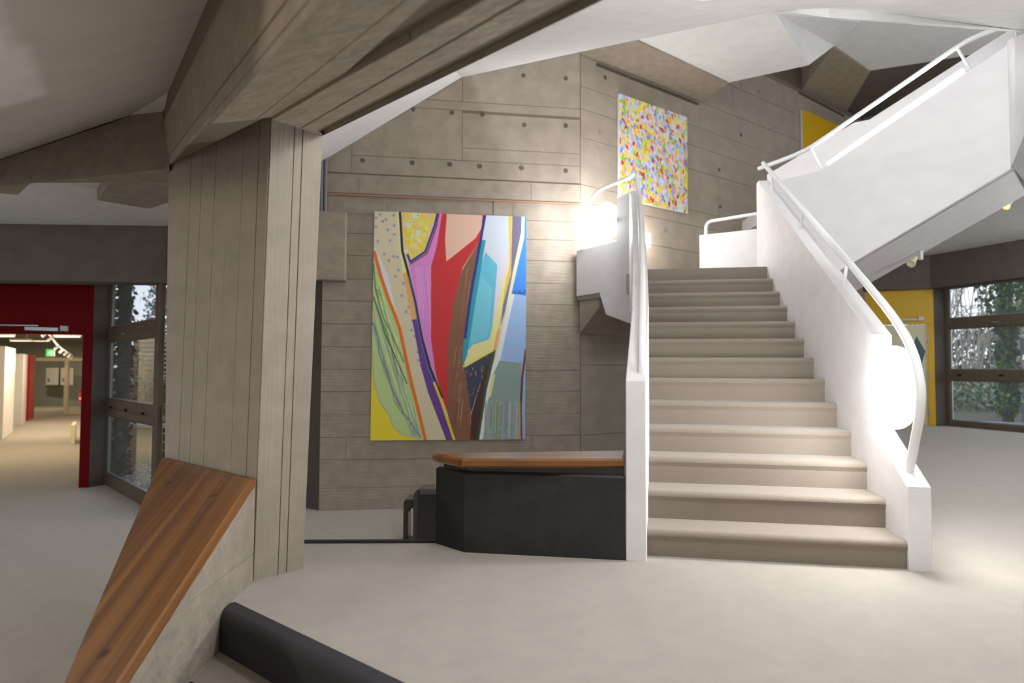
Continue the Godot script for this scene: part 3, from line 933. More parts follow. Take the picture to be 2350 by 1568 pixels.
	hb2.prism([v(-4.6, 2.56, 5.9), v(-4.35, 2.55, 5.95), v(-4.15, 2.60, 5.8), v(-4.6, 2.6, 5.3)], Vector3(0, 0.2, 0), 0.005)
	struct("beam_end", hb2, M.board_up, "tip of a concrete beam at the left edge below the dark beam", "beam")

func landing_and_parapets() -> void:
	var ed := v(0.748, 0, -0.663)                # along the landing edge, to the right and nearer
	var st := v(-0.663, 0, -0.748)               # down the short flight
	var L0 := v(-1.25, 0, 2.96)
	# dark carpet risers with rounded nosings, four steps down to the lower floor
	var flight := thing("short_staircase", L0 + Vector3(0, LOW, 0), "short flight of carpeted steps going down at the near left, with dark risers", "stairs", "", "structure")
	for i in 4:
		var a: Vector3 = L0 - ed * 0.75 + st * (0.30 * i) + Vector3(0, -0.165 * i, 0)
		var b: Vector3 = a + ed * 9.0
		var pr := []
		for q in [[0.0, -0.165], [0.0, -0.05]]: pr.append(st * q[0] + Vector3(0, q[1], 0))
		for k in 7:
			var an := PI * 0.5 * k / 6.0
			pr.append(st * (-0.045 + 0.045 * cos(an)) + Vector3(0, -0.043 + 0.045 * sin(an), 0))
		pr.append(st * -0.10 + Vector3(0, 0.002, 0)); pr.append(st * -0.10 + Vector3(0, -0.165, 0))
		var m := MB.new()
		var pa := []
		var pb := []
		var a0 := L0 + st * (0.30 * i) + Vector3(0, -0.165 * i, 0) + ed * (0.266 * i - 0.05)
		for q in pr:
			pa.append(a0 + q); pb.append(b + q)
		m.loft(pa, pb, true, (pa[0] + pb[5]) * 0.5 + st * -0.05)
		obj("riser_carpet", m, M.dark_carpet, flight)
		if i < 3:
			var tr := MB.new()
			var c := L0 + st * (0.30 * i) + Vector3(0, -0.165 * (i + 1), 0)
			tr.prism([c + ed * (0.266 * i - 0.05), c + ed * 8.5, c + ed * 8.5 + st * 0.30, c + st * 0.30 + ed * (0.266 * (i + 1) - 0.05)], Vector3(0, -0.12, 0))
			obj("tread", tr, M.step_carpet, flight)
	# dark edge strip of the landing towards the wall
	var es := MB.new()
	es.prism([v(-1.32, -0.012, 4.085), v(-0.449, -0.012, 4.118), v(-0.449, -0.012, 4.15), v(-1.32, -0.012, 4.12)], Vector3(0, 0.028, 0), 0.006)
	struct("trim_4", es, M.dark_carpet, "thin dark edging strip on the far edge of the landing", "edging")
	# sloping parapet beside the steps, with its broad wooden cap
	var TL := v(-2.0894, 0.51, 4.098)
	var TR := v(-1.2454, 0.51, 3.3287)
	var BR := v(-1.2129, 0.0623, 2.150)
	var BL := v(-1.4523, 0.0162, 2.250)
	var nrm := (TR - TL).cross(BR - TR).normalized()
	if nrm.y < 0: nrm = -nrm
	BR += (BR - TR) * 0.45; BL += (BL - TL) * 0.27
	var th := nrm * -0.045
	var cap := MB.new()
	cap.prism([TL, TR, BR, BL], th, 0.014)
	for i in cap.p.size():                        # grain runs down the slope
		var e := (BR - TR).normalized()
		var f := nrm.cross(e)
		if (TR - TL).dot(f) < 0.0: f = -f
		cap.t[i] = Vector2((cap.p[i] - TL).dot(f) * 0.84 + 0.01, (cap.p[i] - TL).dot(e) * 0.35 + 0.20)
	tag(obj("wooden_parapet_cap", cap, M.wood), "broad glossy wooden plank capping the sloping parapet at the near left", "wooden cap")
	var s := nrm * -0.046
	var ins := Vector3(-0.02, 0, 0)
	var tr2 := TR + s + ins
	var br2 := BR + s + ins
	var pm := MB.new()
	var topq := [TL + s + Vector3(0.05, 0, 0.02), tr2, br2, BL + s + Vector3(0.03, 0, 0)]
	var botq := []
	for a in topq: botq.append(Vector3(a.x, LOW, a.z))
	pm.loft(topq, botq, true, (topq[0] + botq[2]) * 0.5)
	var par := struct("parapet", pm, M.concrete, "light taupe concrete parapet under the sloping wooden plank", "parapet")
	var along: Vector3 = (Vector3(br2.x, 0, br2.z) - Vector3(tr2.x, 0, tr2.z)).normalized()
	var po := Vector3.UP.cross(along)
	if po.x < 0: po = -po
	boards(par, [Vector3(tr2.x, LOW, tr2.z), Vector3(br2.x, LOW, br2.z), br2, tr2], along, Vector3.UP, po, [0.0, 0.22, 0.50, 0.80, 1.3], Vector2(0, 0), 0.003, Vector2(0.002, 0.006), M.board_up)
	# black parapet block with wooden cap beside the stairs
	var q := [[-0.449, 4.11], [-0.266, 3.911], [0.622, 3.76], [0.70, 4.4], [0.3, 4.42]]
	var bx := slab_y(q, 0.455, 0.455 - LOW, 0.012)
	struct("parapet", bx, M.black_paint, "black painted concrete parapet block left of the white newel", "parapet")
	var wc := MB.new()
	var ww := []
	for a in [[-0.462, 4.085], [-0.272, 3.762], [0.622, 3.735], [0.70, 4.36], [0.3, 4.30]]: ww.append(v(a[0], 0.545, a[1]))
	ww = [v(-0.462, 0.545, 4.02), v(-0.272, 0.545, 3.77), v(0.622, 0.545, 3.80), v(0.70, 0.545, 4.20)]
	wc.prism(ww, Vector3(0, -0.052, 0), 0.012)
	for i in wc.p.size(): wc.t[i] = Vector2(wc.p[i].z * 0.8 + 4.0, wc.p[i].x * 0.45 + 0.4)
	tag(obj("wooden_parapet_cap", wc, M.wood), "glossy wooden cap with a chamfered corner on the black parapet block", "wooden cap")
	var ns := MB.new()
	ns.prism([v(-0.40, 0.455, 4.06), v(-0.25, 0.455, 3.93), v(0.622, 0.455, 3.80), v(0.68, 0.455, 4.15)], Vector3(0, 0.04, 0))
	struct("trim_5", ns, M.glossy_black, "shadow gap between wooden cap and black parapet block", "trim")
	# black glossy stool behind
	var at := v(-0.85, LOW, 6.75)
	var stool := thing("stool", at, "glossy black moulded seat standing on the lower floor behind the black block", "seat")
	var body := MB.new()
	var px := [Vector2(-0.10, 0.0)]
	for k in 7:
		var an := PI * 0.5 * k / 6.0
		px.append(Vector2(-0.02 - 0.08 * cos(an), 0.455 + 0.08 * sin(an)))
	for k in 7:
		var an := PI * 0.5 * k / 6.0
		px.append(Vector2(0.34 + 0.08 * sin(an), 0.455 + 0.08 * cos(an)))
	px.append(Vector2(0.42, 0.0))
	var fr := []
	for a in px: fr.append(at + Vector3(a.x, a.y, 0.12))
	body.prism(fr, Vector3(0, 0, -0.34), 0.045)
	obj("body", body, M.glossy_black, stool)
	var leg := MB.new()
	var lq := []
	for a in [Vector2(-0.20, 0.0), Vector2(-0.20, 0.40), Vector2(-0.18, 0.43), Vector2(-0.10, 0.43), Vector2(-0.10, 0.36), Vector2(-0.155, 0.30), Vector2(-0.155, 0.02), Vector2(-0.10, 0.02), Vector2(-0.10, 0.0)]: lq.append(at + Vector3(a.x, a.y, 0.05))
	leg.prism(lq, Vector3(0, 0, -0.25), 0.008)
	obj("leg_frame", leg, M.glossy_black, stool)

func sR(k: float) -> Vector3: return v(2.0746 + 0.0505 * k, 0, 3.6107 + 0.2943 * k)
func sL(k: float) -> Vector3: return v(0.758 + 0.0603 * k - 0.00069 * k * k, 0, 3.85 + 0.2957 * k)

func staircase() -> void:
	var st := thing("staircase", sR(0).lerp(sL(0), 0.5), "wide flight of beige carpeted stairs rising between white walls", "stairs", "", "structure")
	for i in 13:
		var y0 := 0.0 if i == 0 else 0.1464 + 0.1657 * (i - 1)
		var y1 := 0.1464 + 0.1657 * i
		var pf := [[0.014, y0 - 0.01], [0.012, y1 - 0.06]]
		for k in 7:
			var an := PI * 0.5 * k / 6.0
			pf.append([0.032 - 0.032 * cos(an), y1 - 0.032 + 0.032 * sin(an)])
		pf.append([0.33, y1]); pf.append([0.33, y0 - 0.15]); pf.append([0.02, y0 - 0.12])
		var a := []
		var b := []
		var dR := (sR(1) - sR(0)).normalized()
		var dL := (sL(i + 1) - sL(i)).normalized()
		for q in pf:
			a.append(sR(i) + dR * q[0] + Vector3(0.004, q[1], 0)); b.append(sL(i) + dL * q[0] + Vector3(-0.012, q[1], 0))
		var m := MB.new()
		var mid := []
		var parts := 1
		m.loft(a, b, true, (a[0] + b[0]) * 0.5 + dR * 0.15 + Vector3(0, 0.05, 0))
		obj("carpet_step", m, M.step_carpet, st)
	# upper landing
	var lq := [sR(12) + Vector3(0.01, UPP, 0), sL(12) + Vector3(-0.01, UPP, 0), v(1.30, UPP, 7.83), v(0.825, UPP, 8.61), v(0.87, UPP, 8.70), v(2.55, UPP, 10.02), v(3.8, UPP, 9.2), v(3.7, UPP, 8.6), v(2.9, UPP, 7.68)]
	for i in lq.size(): lq[i].y = UPP - 0.006
	var ld := MB.new()
	ld.prism(lq, Vector3(0, -0.22, 0))
	obj("landing", ld, M.step_carpet, st)
	var sf := MB.new()                              # sloping white underside of the flight
	var u := Vector3(0, -0.10, 0)
	var A0 := sR(1.2) + Vector3(0.0, 0.0, 0)
	var A1 := sR(12.6) + Vector3(0, UPP - 0.3, 0)
	var B0 := sL(1.2) + Vector3(-0.05, 0.0, 0)
	var B1 := sL(12.6) + Vector3(-0.05, UPP - 0.3, 0)
	sf.prism([A0, A1, B1, B0], Vector3(0, -0.08, 0))
	obj("soffit", sf, M.white, st)

func balustrades() -> void:
	var d := (sR(1) - sR(0)).normalized()
	var n := Vector3(-d.z, 0, d.x)                  # to the right
	if n.x < 0: n = -n
	var o := sR(0) + d * 0.0
	var P := func(u, y): return o + d * u + Vector3(0, y, 0)
	# right wall: low newel, slope, notch, high slope
	var m := MB.new()
	m.prism([P.call(-0.012, -0.02), P.call(-0.012, 0.432), P.call(0.49, 0.700), P.call(0.49, 1.255), P.call(4.036, 3.167), P.call(4.15, 3.17), P.call(4.15, 1.7), P.call(0.9, -0.02)], n * 0.115, 0.006)
	struct("stair_wall", m, M.white, "smooth white balustrade wall on the right of the stairs with a notch for the lamp", "balustrade wall")
	var c := n * 0.058
	var Q := func(u, y): return P.call(u, y) + c
	var rail := thing("handrail", Q.call(0.123, 0.49), "white tubular handrail of the right stair wall, curling down round the lamp to the newel", "handrail")
	var t := MB.new()
	var path := [Q.call(4.035, 3.363), Q.call(3.0, 2.800), Q.call(2.265, 2.405), Q.call(1.162, 1.822), Q.call(0.60, 1.515), Q.call(0.37, 1.385), Q.call(0.20, 1.275), Q.call(0.095, 1.19), Q.call(0.0, 1.075), Q.call(-0.05, 0.93), Q.call(-0.02, 0.79), Q.call(0.04, 0.66), Q.call(0.123, 0.49)]
	t.tube(arc(path, 6), 0.0245, 14)
	obj("rail", t, M.paint, rail)
	for pp in [[3.553, 3.10, 3.606, 2.93], [2.323, 2.44, 2.423, 2.285], [1.144, 1.80, 1.231, 1.62]]:
		var b := MB.new()
		b.tube([Q.call(pp[0], pp[1]), Q.call(pp[0] + 0.004, pp[1] - 0.05), Q.call(pp[2], pp[3] - 0.03)], 0.013, 10)
		obj("post", b, M.paint, rail)
	# left wall
	var lm := MB.new()
	var zs := [0.0, 3.0, 6.0, 9.0, 11.3, 13.2]
	var inn := []
	for k in zs: inn.append(v(0.758 + 0.0603 * k - 0.00069 * k * k, 0, 3.757 + 0.2957 * k))
	inn[0] = v(0.735, 0, 3.742)
	for i in zs.size() - 1:
		var h0: float = 0.975 + 0.1675 * zs[i]
		var h1: float = 0.975 + 0.1675 * zs[i + 1]
		if i == 4: h1 = 3.06; h0 = 0.975 + 0.1675 * 11.3
		var b0: float = -0.02 if i == 0 else 0.1657 * zs[i] - 0.30
		var b1: float = 0.1657 * zs[i + 1] - 0.30
		if i == 0: b1 = -0.02
		if i == 1: b0 = -0.02
		var a: Vector3 = inn[i]
		var b: Vector3 = inn[i + 1]
		var off := Vector3(-0.11, 0, -0.015)
		var prof := [a + Vector3(0, b0, 0), b + Vector3(0, b1, 0), b + Vector3(0, h1, 0), a + Vector3(0, h0, 0)]
		lm.prism(prof, off, 0.005 if i == 0 else 0.0)
	struct("stair_wall", lm, M.white, "white balustrade wall on the left of the stairs, seen almost edge on, with square newel", "balustrade wall")
	var lr := thing("handrail", inn[0] + Vector3(-0.05, 0.97, -0.06), "white tubular handrail above the left stair wall, arching round the upper lamp", "handrail")
	var lp := MB.new()
	var R := func(k, y): return v(0.758 + 0.0603 * k - 0.00069 * k * k - 0.045, y, 3.757 + 0.2957 * k)
	var lpath := [R.call(0.25, 0.96), R.call(0.32, 1.10), R.call(0.9, 1.27), R.call(3.0, 1.64), R.call(6.0, 2.15), R.call(9.0, 2.66), R.call(11.0, 2.99), R.call(12.2, 3.19), v(1.34, 3.245, 7.75), v(1.158, 3.234, 8.04), v(1.051, 3.213, 8.22), v(0.962, 3.132, 8.37), v(0.905, 2.96, 8.46), v(0.89, 2.75, 8.485), v(0.884, 2.55, 8.50)]
	lp.tube(arc(lpath, 6), 0.022, 14)
	obj("rail", lp, M.paint, lr)
	for k in [4.0, 8.0]:
		var b := MB.new()
		b.tube([R.call(k, 0.96 + 0.1675 * k), R.call(k, 1.15 + 0.168 * k)], 0.012, 10)
		obj("post", b, M.paint, lr)
	# landing parapet on the left, over its soffit
	var f := func(t_, y): return v(0.823 + 0.6 * t_, y, 8.6 - t_)
	var lpn := MB.new()
	lpn.prism([f.call(-0.02, 1.966), f.call(0.38, 1.966), f.call(0.487, 1.696), f.call(0.92, 1.54), f.call(0.92, 3.08), f.call(0.66, 3.05), f.call(0.655, 2.552), f.call(-0.02, 2.548)], v(0.095, 0, 0.057), 0.005)
	struct("landing_parapet", lpn, M.white, "white parapet of the upper landing left of the stairs, below the round lamp", "parapet")
	var cb := MB.new()
	cb.prism([v(0.84, 1.96, 8.68), v(1.10, 1.96, 8.30), v(1.35, 1.62, 8.0), v(1.6, 1.5, 8.4), v(1.3, 1.55, 8.9)], Vector3(0.05, -0.10, 0))
	var cq := [v(0.85, 1.955, 8.62), v(1.05, 1.955, 8.27), v(1.06, 1.80, 8.30), v(0.86, 1.50, 8.66)]
	var cm := MB.new()
	cm.prism(cq, v(0.5, 0.0, 0.25), 0.006)
	struct("corbel", cm, M.concrete, "small concrete corbel carrying the upper landing", "corbel")
	# far parapet of the landing, with its own rail
	var fp := func(s, y): return v(2.287 + s, y, 8.295 - 0.69 * s)
	var fm := MB.new()
	fm.prism([fp.call(0.0, 1.95), fp.call(0.66, 1.95), fp.call(0.66, 2.689), fp.call(0.0, 2.689)], v(0.06, 0, 0.09), 0.005)
	struct("landing_parapet", fm, M.white, "white parapet at the far side of the upper landing, above the top step", "parapet")
	var fr := thing("handrail", fp.call(0.055, 2.68) + v(0.03, 0, 0.045), "short white rail bent down onto the far landing parapet", "handrail")
	var ft := MB.new()
	var c2 := v(0.03, 0, 0.045)
	ft.tube(rounded([fp.call(0.055, 2.68) + c2, fp.call(0.055, 2.855) + c2, fp.call(0.70, 2.885) + c2], 0.11, 6), 0.021, 12)
	obj("rail", ft, M.paint, fr)

func upper_flight() -> void:
	var A := v(2.89, 0, 7.68)
	var e := v(0.749, 0, -0.662)
	var n := v(0.662, 0, 0.749)
	var P := func(s, y, w): return A + e * s + n * w + Vector3(0, y, 0)
	var m := MB.new()
	m.prism([P.call(0.0, 1.70, 0), P.call(0.10, 1.74, 0), P.call(2.262, 2.905, 0), P.call(2.262, 4.07, 0), P.call(0.585, 3.20, 0), P.call(0.0, 3.165, 0)], n * 0.10, 0.005)
	struct("stair_wall", m, M.white, "big white balustrade wall of the upper flight climbing to the right", "balustrade wall")
	var st := thing("staircase", P.call(0.5, 1.9, 0.6), "upper flight of stairs hidden behind the big white balustrade wall", "stairs", "", "structure")
	var sf := MB.new()
	sf.prism([P.call(0.0, 1.70, 0.05), P.call(0.10, 1.74, 0.05), P.call(2.262, 2.905, 0.05), P.call(2.262, 3.10, 0.05), P.call(0.10, 1.96, 0.05), P.call(0.0, 1.92, 0.05)], n * 1.20, 0.004)
	obj("soffit", sf, M.white, st)
	for i in 6:
		var b := MB.new()
		b.prism([P.call(0.28 + 0.31 * i, 1.97 + 0.168 * i, 0.1), P.call(0.62 + 0.31 * i, 2.14 + 0.168 * i, 0.1), P.call(0.62 + 0.31 * i, UPP + 0.1657 * (i + 1), 0.1), P.call(0.28 + 0.31 * i, UPP + 0.1657 * (i + 1), 0.1)], n * 1.1, 0.01)
		obj("carpet_step", b, M.step_carpet, st)
	# far parapet of that flight
	var fm := MB.new()
	var F := func(x, y): return P.call((x - 3.698) / 0.749, y, 1.22)
	fm.prism([F.call(3.35, 2.0), F.call(5.35, 2.9), F.call(5.35, 4.72), F.call(4.278, 4.055), F.call(4.151, 4.06), F.call(3.428, 3.66), F.call(3.35, 3.62)], n * 0.09, 0.004)
	struct("stair_wall", fm, M.white, "inner white balustrade wall on the far side of the upper flight", "balustrade wall")
	# rail with its posts
	var c := n * 0.05
	var rail := thing("handrail", P.call(0.585, 3.2, 0.05), "white tubular handrail of the upper flight above the strip light", "handrail")
	var t := MB.new()
	var X := func(x, y): return P.call((x - 2.89) / 0.749, y, 0.05)
	t.tube(arc([X.call(2.80, 3.365), X.call(3.02, 3.415), X.call(3.14, 3.45), X.call(3.27, 3.51), X.call(3.6, 3.73), X.call(4.0, 4.0), X.call(4.27, 4.18), X.call(4.40, 4.235), X.call(4.55, 4.26)], 5), 0.0235, 14)
	obj("rail", t, M.paint, rail)
	for pp in [[3.235, 3.50, 3.335, 3.20], [4.268, 4.18, 4.352, 3.93]]:
		var b := MB.new()
		b.tube([X.call(pp[0], pp[1]), X.call(pp[2], pp[3] - 0.02)], 0.014, 10)
		obj("post", b, M.paint, rail)

func disc_lamp(c: Vector3, axis: Vector3, r: float, half: float, label: String, e: float, glow_e: float, arm_to: Vector3, group := "", tint := Color(0.975, 0.985, 1.0)) -> void:
	var o := thing("round_lamp", c, label, "lamp", group)
	var m := MB.new()
	var pr := []
	for i in 13:
		var a := -PI * 0.5 + PI * i / 12.0
		pr.append(Vector2(maxf(0.0, r - half * 0.85 + half * 0.85 * cos(a)) if absf(a) < PI * 0.499 else r - half * 0.85, half * sin(a)))
	pr.push_front(Vector2(0.0, -half * 1.02)); pr.push_back(Vector2(0.0, half * 1.02))
	m.lathe(c, axis, pr, 36)
	obj("lamp_glass", m, glow(Color(1.0, 0.96, 0.90), glow_e), o)
	if arm_to != Vector3.ZERO:
		var a := MB.new()
		a.tube([c, arm_to], 0.03, 10)
		obj("lamp_arm", a, M.paint, o)
	var l := OmniLight3D.new()
	l.name = "light"
	l.light_energy = e
	l.light_color = tint
	l.light_size = 0.15
	l.omni_range = 25.0
	l.omni_attenuation = 2.0
	l.shadow_enabled = true
	o.add_child(l)

func lamps() -> void:
	var d := (sR(1) - sR(0)).normalized()
	var n := Vector3(-d.z, 0, d.x)
	if n.x < 0: n = -n
	var c := sR(0) + d * 0.235 + n * 0.03 + Vector3(0, 0.945, 0)
	disc_lamp(c, n, 0.235, 0.065, "glowing round lamp in the notch of the right stair wall inside the handrail's curl", 2.35, 3.0, sR(0) + d * 0.486 + n * 0.058 + Vector3(0, 0.98, 0))
	var ax := v(-1.0, 0, -0.6).normalized()
	disc_lamp(v(1.073, 2.83, 8.184) + v(0.045, 0, 0.03), ax, 0.24, 0.10, "glowing round lamp on the left landing parapet under the arching rail", 2.5, 3.0, v(1.20, 2.80, 7.97))
	# small light box on the diagonal wall
	var wd := v(KK[0], 0, KK[1]).direction_to(v(W2B[0], 0, W2B[1]))
	var out := Vector3(-wd.z, 0, wd.x)
	if out.z < 0: out = -out
	var wl := thing("wall_light", v(1.74, 2.84, 9.40) + out * 0.02, "small glowing rectangular wall light seen past the left stair wall", "lamp")
	var b := MB.new()
	b.box(v(1.72, 2.845, 9.381) + out * 0.06, wd * 0.20, Vector3(0, 0.095, 0), out * 0.045, 0.03)
	obj("lamp_glass", b, glow(Color(1.0, 0.97, 0.92), 2.5), wl)
	var l := OmniLight3D.new()
	l.name = "light"; l.light_energy = 0.30; l.light_color = Color(1, 0.95, 0.88); l.light_size = 0.05
	l.omni_range = 15; l.omni_attenuation = 2.0; l.shadow_enabled = true
	l.position = out * 0.2
	wl.add_child(l)
	# strip light along the upper flight
	var A := v(2.89, 0, 7.68)
	var e := v(0.749, 0, -0.662)
	var nn := v(0.662, 0, 0.749)
	var X := func(x, y): return A + e * ((x - 2.89) / 0.749) + nn * 0.05 + Vector3(0, y, 0)
	var s := thing("strip_light", X.call(3.84, 3.55), "long glowing strip light between rail posts on the upper flight's white wall", "lamp")
	var p0: Vector3 = X.call(3.36, 3.255)
	var p1: Vector3 = X.call(4.32, 3.945)
	var t := MB.new()
	t.tube([p0, p1], 0.030, 12)
	obj("tube", t, glow(Color(0.97, 0.98, 1.0), 2.2), s)
	for q in [p0, p1]:
		var cpn := MB.new()
		var dd := (p1 - p0).normalized() * 0.02
		cpn.tube([q - dd, q + dd], 0.034, 12)
		obj("end_cap", cpn, M.paint, s)
	for k in 3:
		var sl := OmniLight3D.new()
		sl.name = "light"
		sl.light_energy = 0.16; sl.light_color = Color(0.97, 0.98, 1.0); sl.light_size = 0.05
		sl.omni_range = 15; sl.omni_attenuation = 2.0; sl.shadow_enabled = true
		sl.position = p0.lerp(p1, 0.2 + 0.3 * k) - s.position + Vector3(0, 0.08, 0) + nn * 0.03
		s.add_child(sl, true)
	# lamps of the same make under the landing ceiling, behind and beside the viewer
	for q in [[0.75, 2.555, 2.44, 2.0, "nearest the concrete beam"], [2.3, 2.65, 2.55, 1.45, "in front of the stairs"], [4.8, 2.65, 2.55, 0.4, "right of the stairs"], [1.6, 2.55, -0.3, 0.6, "behind the viewer"], [4.2, 2.66, -0.4, 0.6, "by the back wall"], [6.9, 2.82, 5.6, 3.8, "under the upper floor"], [8.6, 3.12, 9.0, 2.4, "before the right windows"], [1.3, 4.9, 4.3, 4.6, "high in the stair well"], [8.3, 5.9, 8.0, 4.0, "in the upper hall"]]:
		disc_lamp(v(q[0], q[1], q[2]), Vector3.UP, 0.235, 0.06, "glowing round ceiling lamp out of the picture, " + q[4], q[3], 3.0, Vector3.ZERO, "ceiling lamps", Color(0.95, 0.975, 1.0))
	disc_lamp(v(-4.6, 1.45, 0.3), Vector3.UP, 0.235, 0.08, "glowing pendant lamp over the lower hall beside the viewer", 3.7, 3.0, v(-4.6, 3.1, 0.3), "", Color(1.0, 0.965, 0.915))
	disc_lamp(v(-7.6, 1.75, 4.0), Vector3.UP, 0.235, 0.08, "glowing pendant lamp over the lower hall near the side windows", 1.4, 3.0, v(-7.6, 3.1, 4.0), "", Color(0.86, 0.93, 1.0))
	second_spot()
	# spotlight under the right soffit
	var sp := thing("spotlight", v(4.46, 2.24, 7.60), "small pale spotlight under the upper flight's soffit at the right", "spotlight")
	var sb := MB.new()
	var ax2 := v(-0.55, -0.5, -0.3).normalized()
	sb.lathe(v(4.50, 2.285, 7.60), ax2, [Vector2(0, -0.06), Vector2(0.022, -0.05), Vector2(0.028, 0.02), Vector2(0.048, 0.075), Vector2(0.048, 0.085), Vector2(0.0, 0.07)], 16)
	obj("lamp_head", sb, M.cream, sp)
	var sa := MB.new()
	sa.box(v(4.575, 2.335, 7.60), Vector3(0.018, 0, 0), Vector3(0, 0.05, 0), Vector3(0, 0, 0.02), 0.004)
	obj("bracket", sa, M.plastic_white, sp)

func second_spot() -> void:
	var sp := thing("spotlight", v(5.5, 2.86, 7.5), "small pale spotlight hanging from the right hall ceiling at the right edge", "spotlight")
	var b := MB.new()
	b.lathe(v(5.5, 2.90, 7.5), v(-0.6, -0.45, -0.3), [Vector2(0, -0.06), Vector2(0.022, -0.05), Vector2(0.028, 0.02), Vector2(0.045, 0.06), Vector2(0.045, 0.07)], 16)
	obj("lamp_head", b, M.cream, sp)
	var gl := MB.new()
	gl.lathe(v(5.5, 2.90, 7.5), v(-0.6, -0.45, -0.3), [Vector2(0, 0.068), Vector2(0.04, 0.064)], 16)
	obj("lamp_glass", gl, glow(Color(1.0, 0.75, 0.45), 1.5), sp)
	var st := MB.new()
	st.tube([v(5.52, 2.92, 7.5), v(5.52, 3.24, 7.5)], 0.008, 8)
	obj("stem", st, M.plastic_white, sp)

func window_bay(called: String, a: Vector3, b: Vector3, glass: Array, top: float, base: float, stile: Vector2, label: String, hand: bool) -> void:
	# glass: [y0, y1] of each pane; rails fill the rest
	var d := (b - a).normalized()
	var L := a.distance_to(b)
	var n := d.cross(Vector3.UP)
	var o := thing(called, a.lerp(b, 0.5) + Vector3(0, base, 0), label, "window", "", "structure")
	var P := func(u, y, w): return a + d * u + Vector3(0, y, 0) + n * w
	var ys := [base]
	for gq in glass: ys.append_array(gq)
	ys.append(top)
	for i in range(0, ys.size(), 2):
		if ys[i + 1] - ys[i] < 0.02: continue
		var m := MB.new()
		m.prism([P.call(0.0, ys[i], -0.03), P.call(L, ys[i], -0.03), P.call(L, ys[i + 1], -0.03), P.call(0.0, ys[i + 1], -0.03)], n * 0.06, 0.006)
		obj("frame_rail", m, M.frame, o)
		if ys[i + 1] - ys[i] > 0.15 and i > 0:
			var g2 := MB.new()
			var mid: float = (ys[i] + ys[i + 1]) * 0.5
			for w in [-0.045, 0.03]: g2.prism([P.call(stile.x * 0.5, ys[i] + 0.015, w), P.call(L - stile.y * 0.5, ys[i] + 0.015, w), P.call(L - stile.y * 0.5, mid - 0.008, w), P.call(stile.x * 0.5, mid - 0.008, w)], n * 0.015, 0.004)
			obj("sash_rail", g2, M.frame, o)
	for u in [[0.0, stile.x], [L - stile.y, L]]:
		var m := MB.new()
		m.prism([P.call(u[0], base, -0.036), P.call(u[1], base, -0.036), P.call(u[1], top, -0.036), P.call(u[0], top, -0.036)], n * 0.072, 0.006)
		obj("frame_stile", m, M.frame, o)
	for gq in glass:
		var m := MB.new()
		m.prism([P.call(stile.x, gq[0], -0.003), P.call(L - stile.y, gq[0], -0.003), P.call(L - stile.y, gq[1], -0.003), P.call(stile.x, gq[1], -0.003)], n * 0.006)
		obj("pane", m, M.glass, o)
		var bd := MB.new()
		var w := 0.02
		bd.prism([P.call(stile.x, gq[0], -0.02), P.call(stile.x + w, gq[0], -0.02), P.call(stile.x + w, gq[1], -0.02), P.call(stile.x, gq[1], -0.02)], n * 0.03, 0.003)
		bd.prism([P.call(stile.x, gq[0], -0.02), P.call(L - stile.y, gq[0], -0.02), P.call(L - stile.y, gq[0] + w, -0.02), P.call(stile.x, gq[0] + w, -0.02)], n * 0.03, 0.003)
		obj("bead", bd, M.metal, o)
	if hand:
		for side in [-1.0, 1.0]:
			if side * n.z > 0.0 or absf(n.z) < 0.001 or true:
				pass
		var inn := n if n.dot(Vector3(0, 0, 0) - a) > 0 else -n
		var h := MB.new()
		var q: Vector3 = P.call(L * 0.42, (glass[1][1] + glass[2][0]) * 0.5 - 0.02, 0.0) + inn * 0.04
		h.tube([q, q + inn * 0.05], 0.012, 8)
		h.tube([q + inn * 0.05 - d * 0.02, q + inn * 0.05 + d * 0.10], 0.011, 8)
		obj("window_handle", h, M.metal, o)
		for k in 3:
			var hb := MB.new()
			var hq: Vector3 = P.call(L * (0.12 + 0.33 * k), (glass[0][1] + glass[1][0]) * 0.5 + 0.01, 0.0) + inn * 0.045
			hb.box(hq, d * 0.035, Vector3(0, 0.014, 0), inn * 0.015, 0.004)
			obj("latch", hb, M.dark_metal, o)

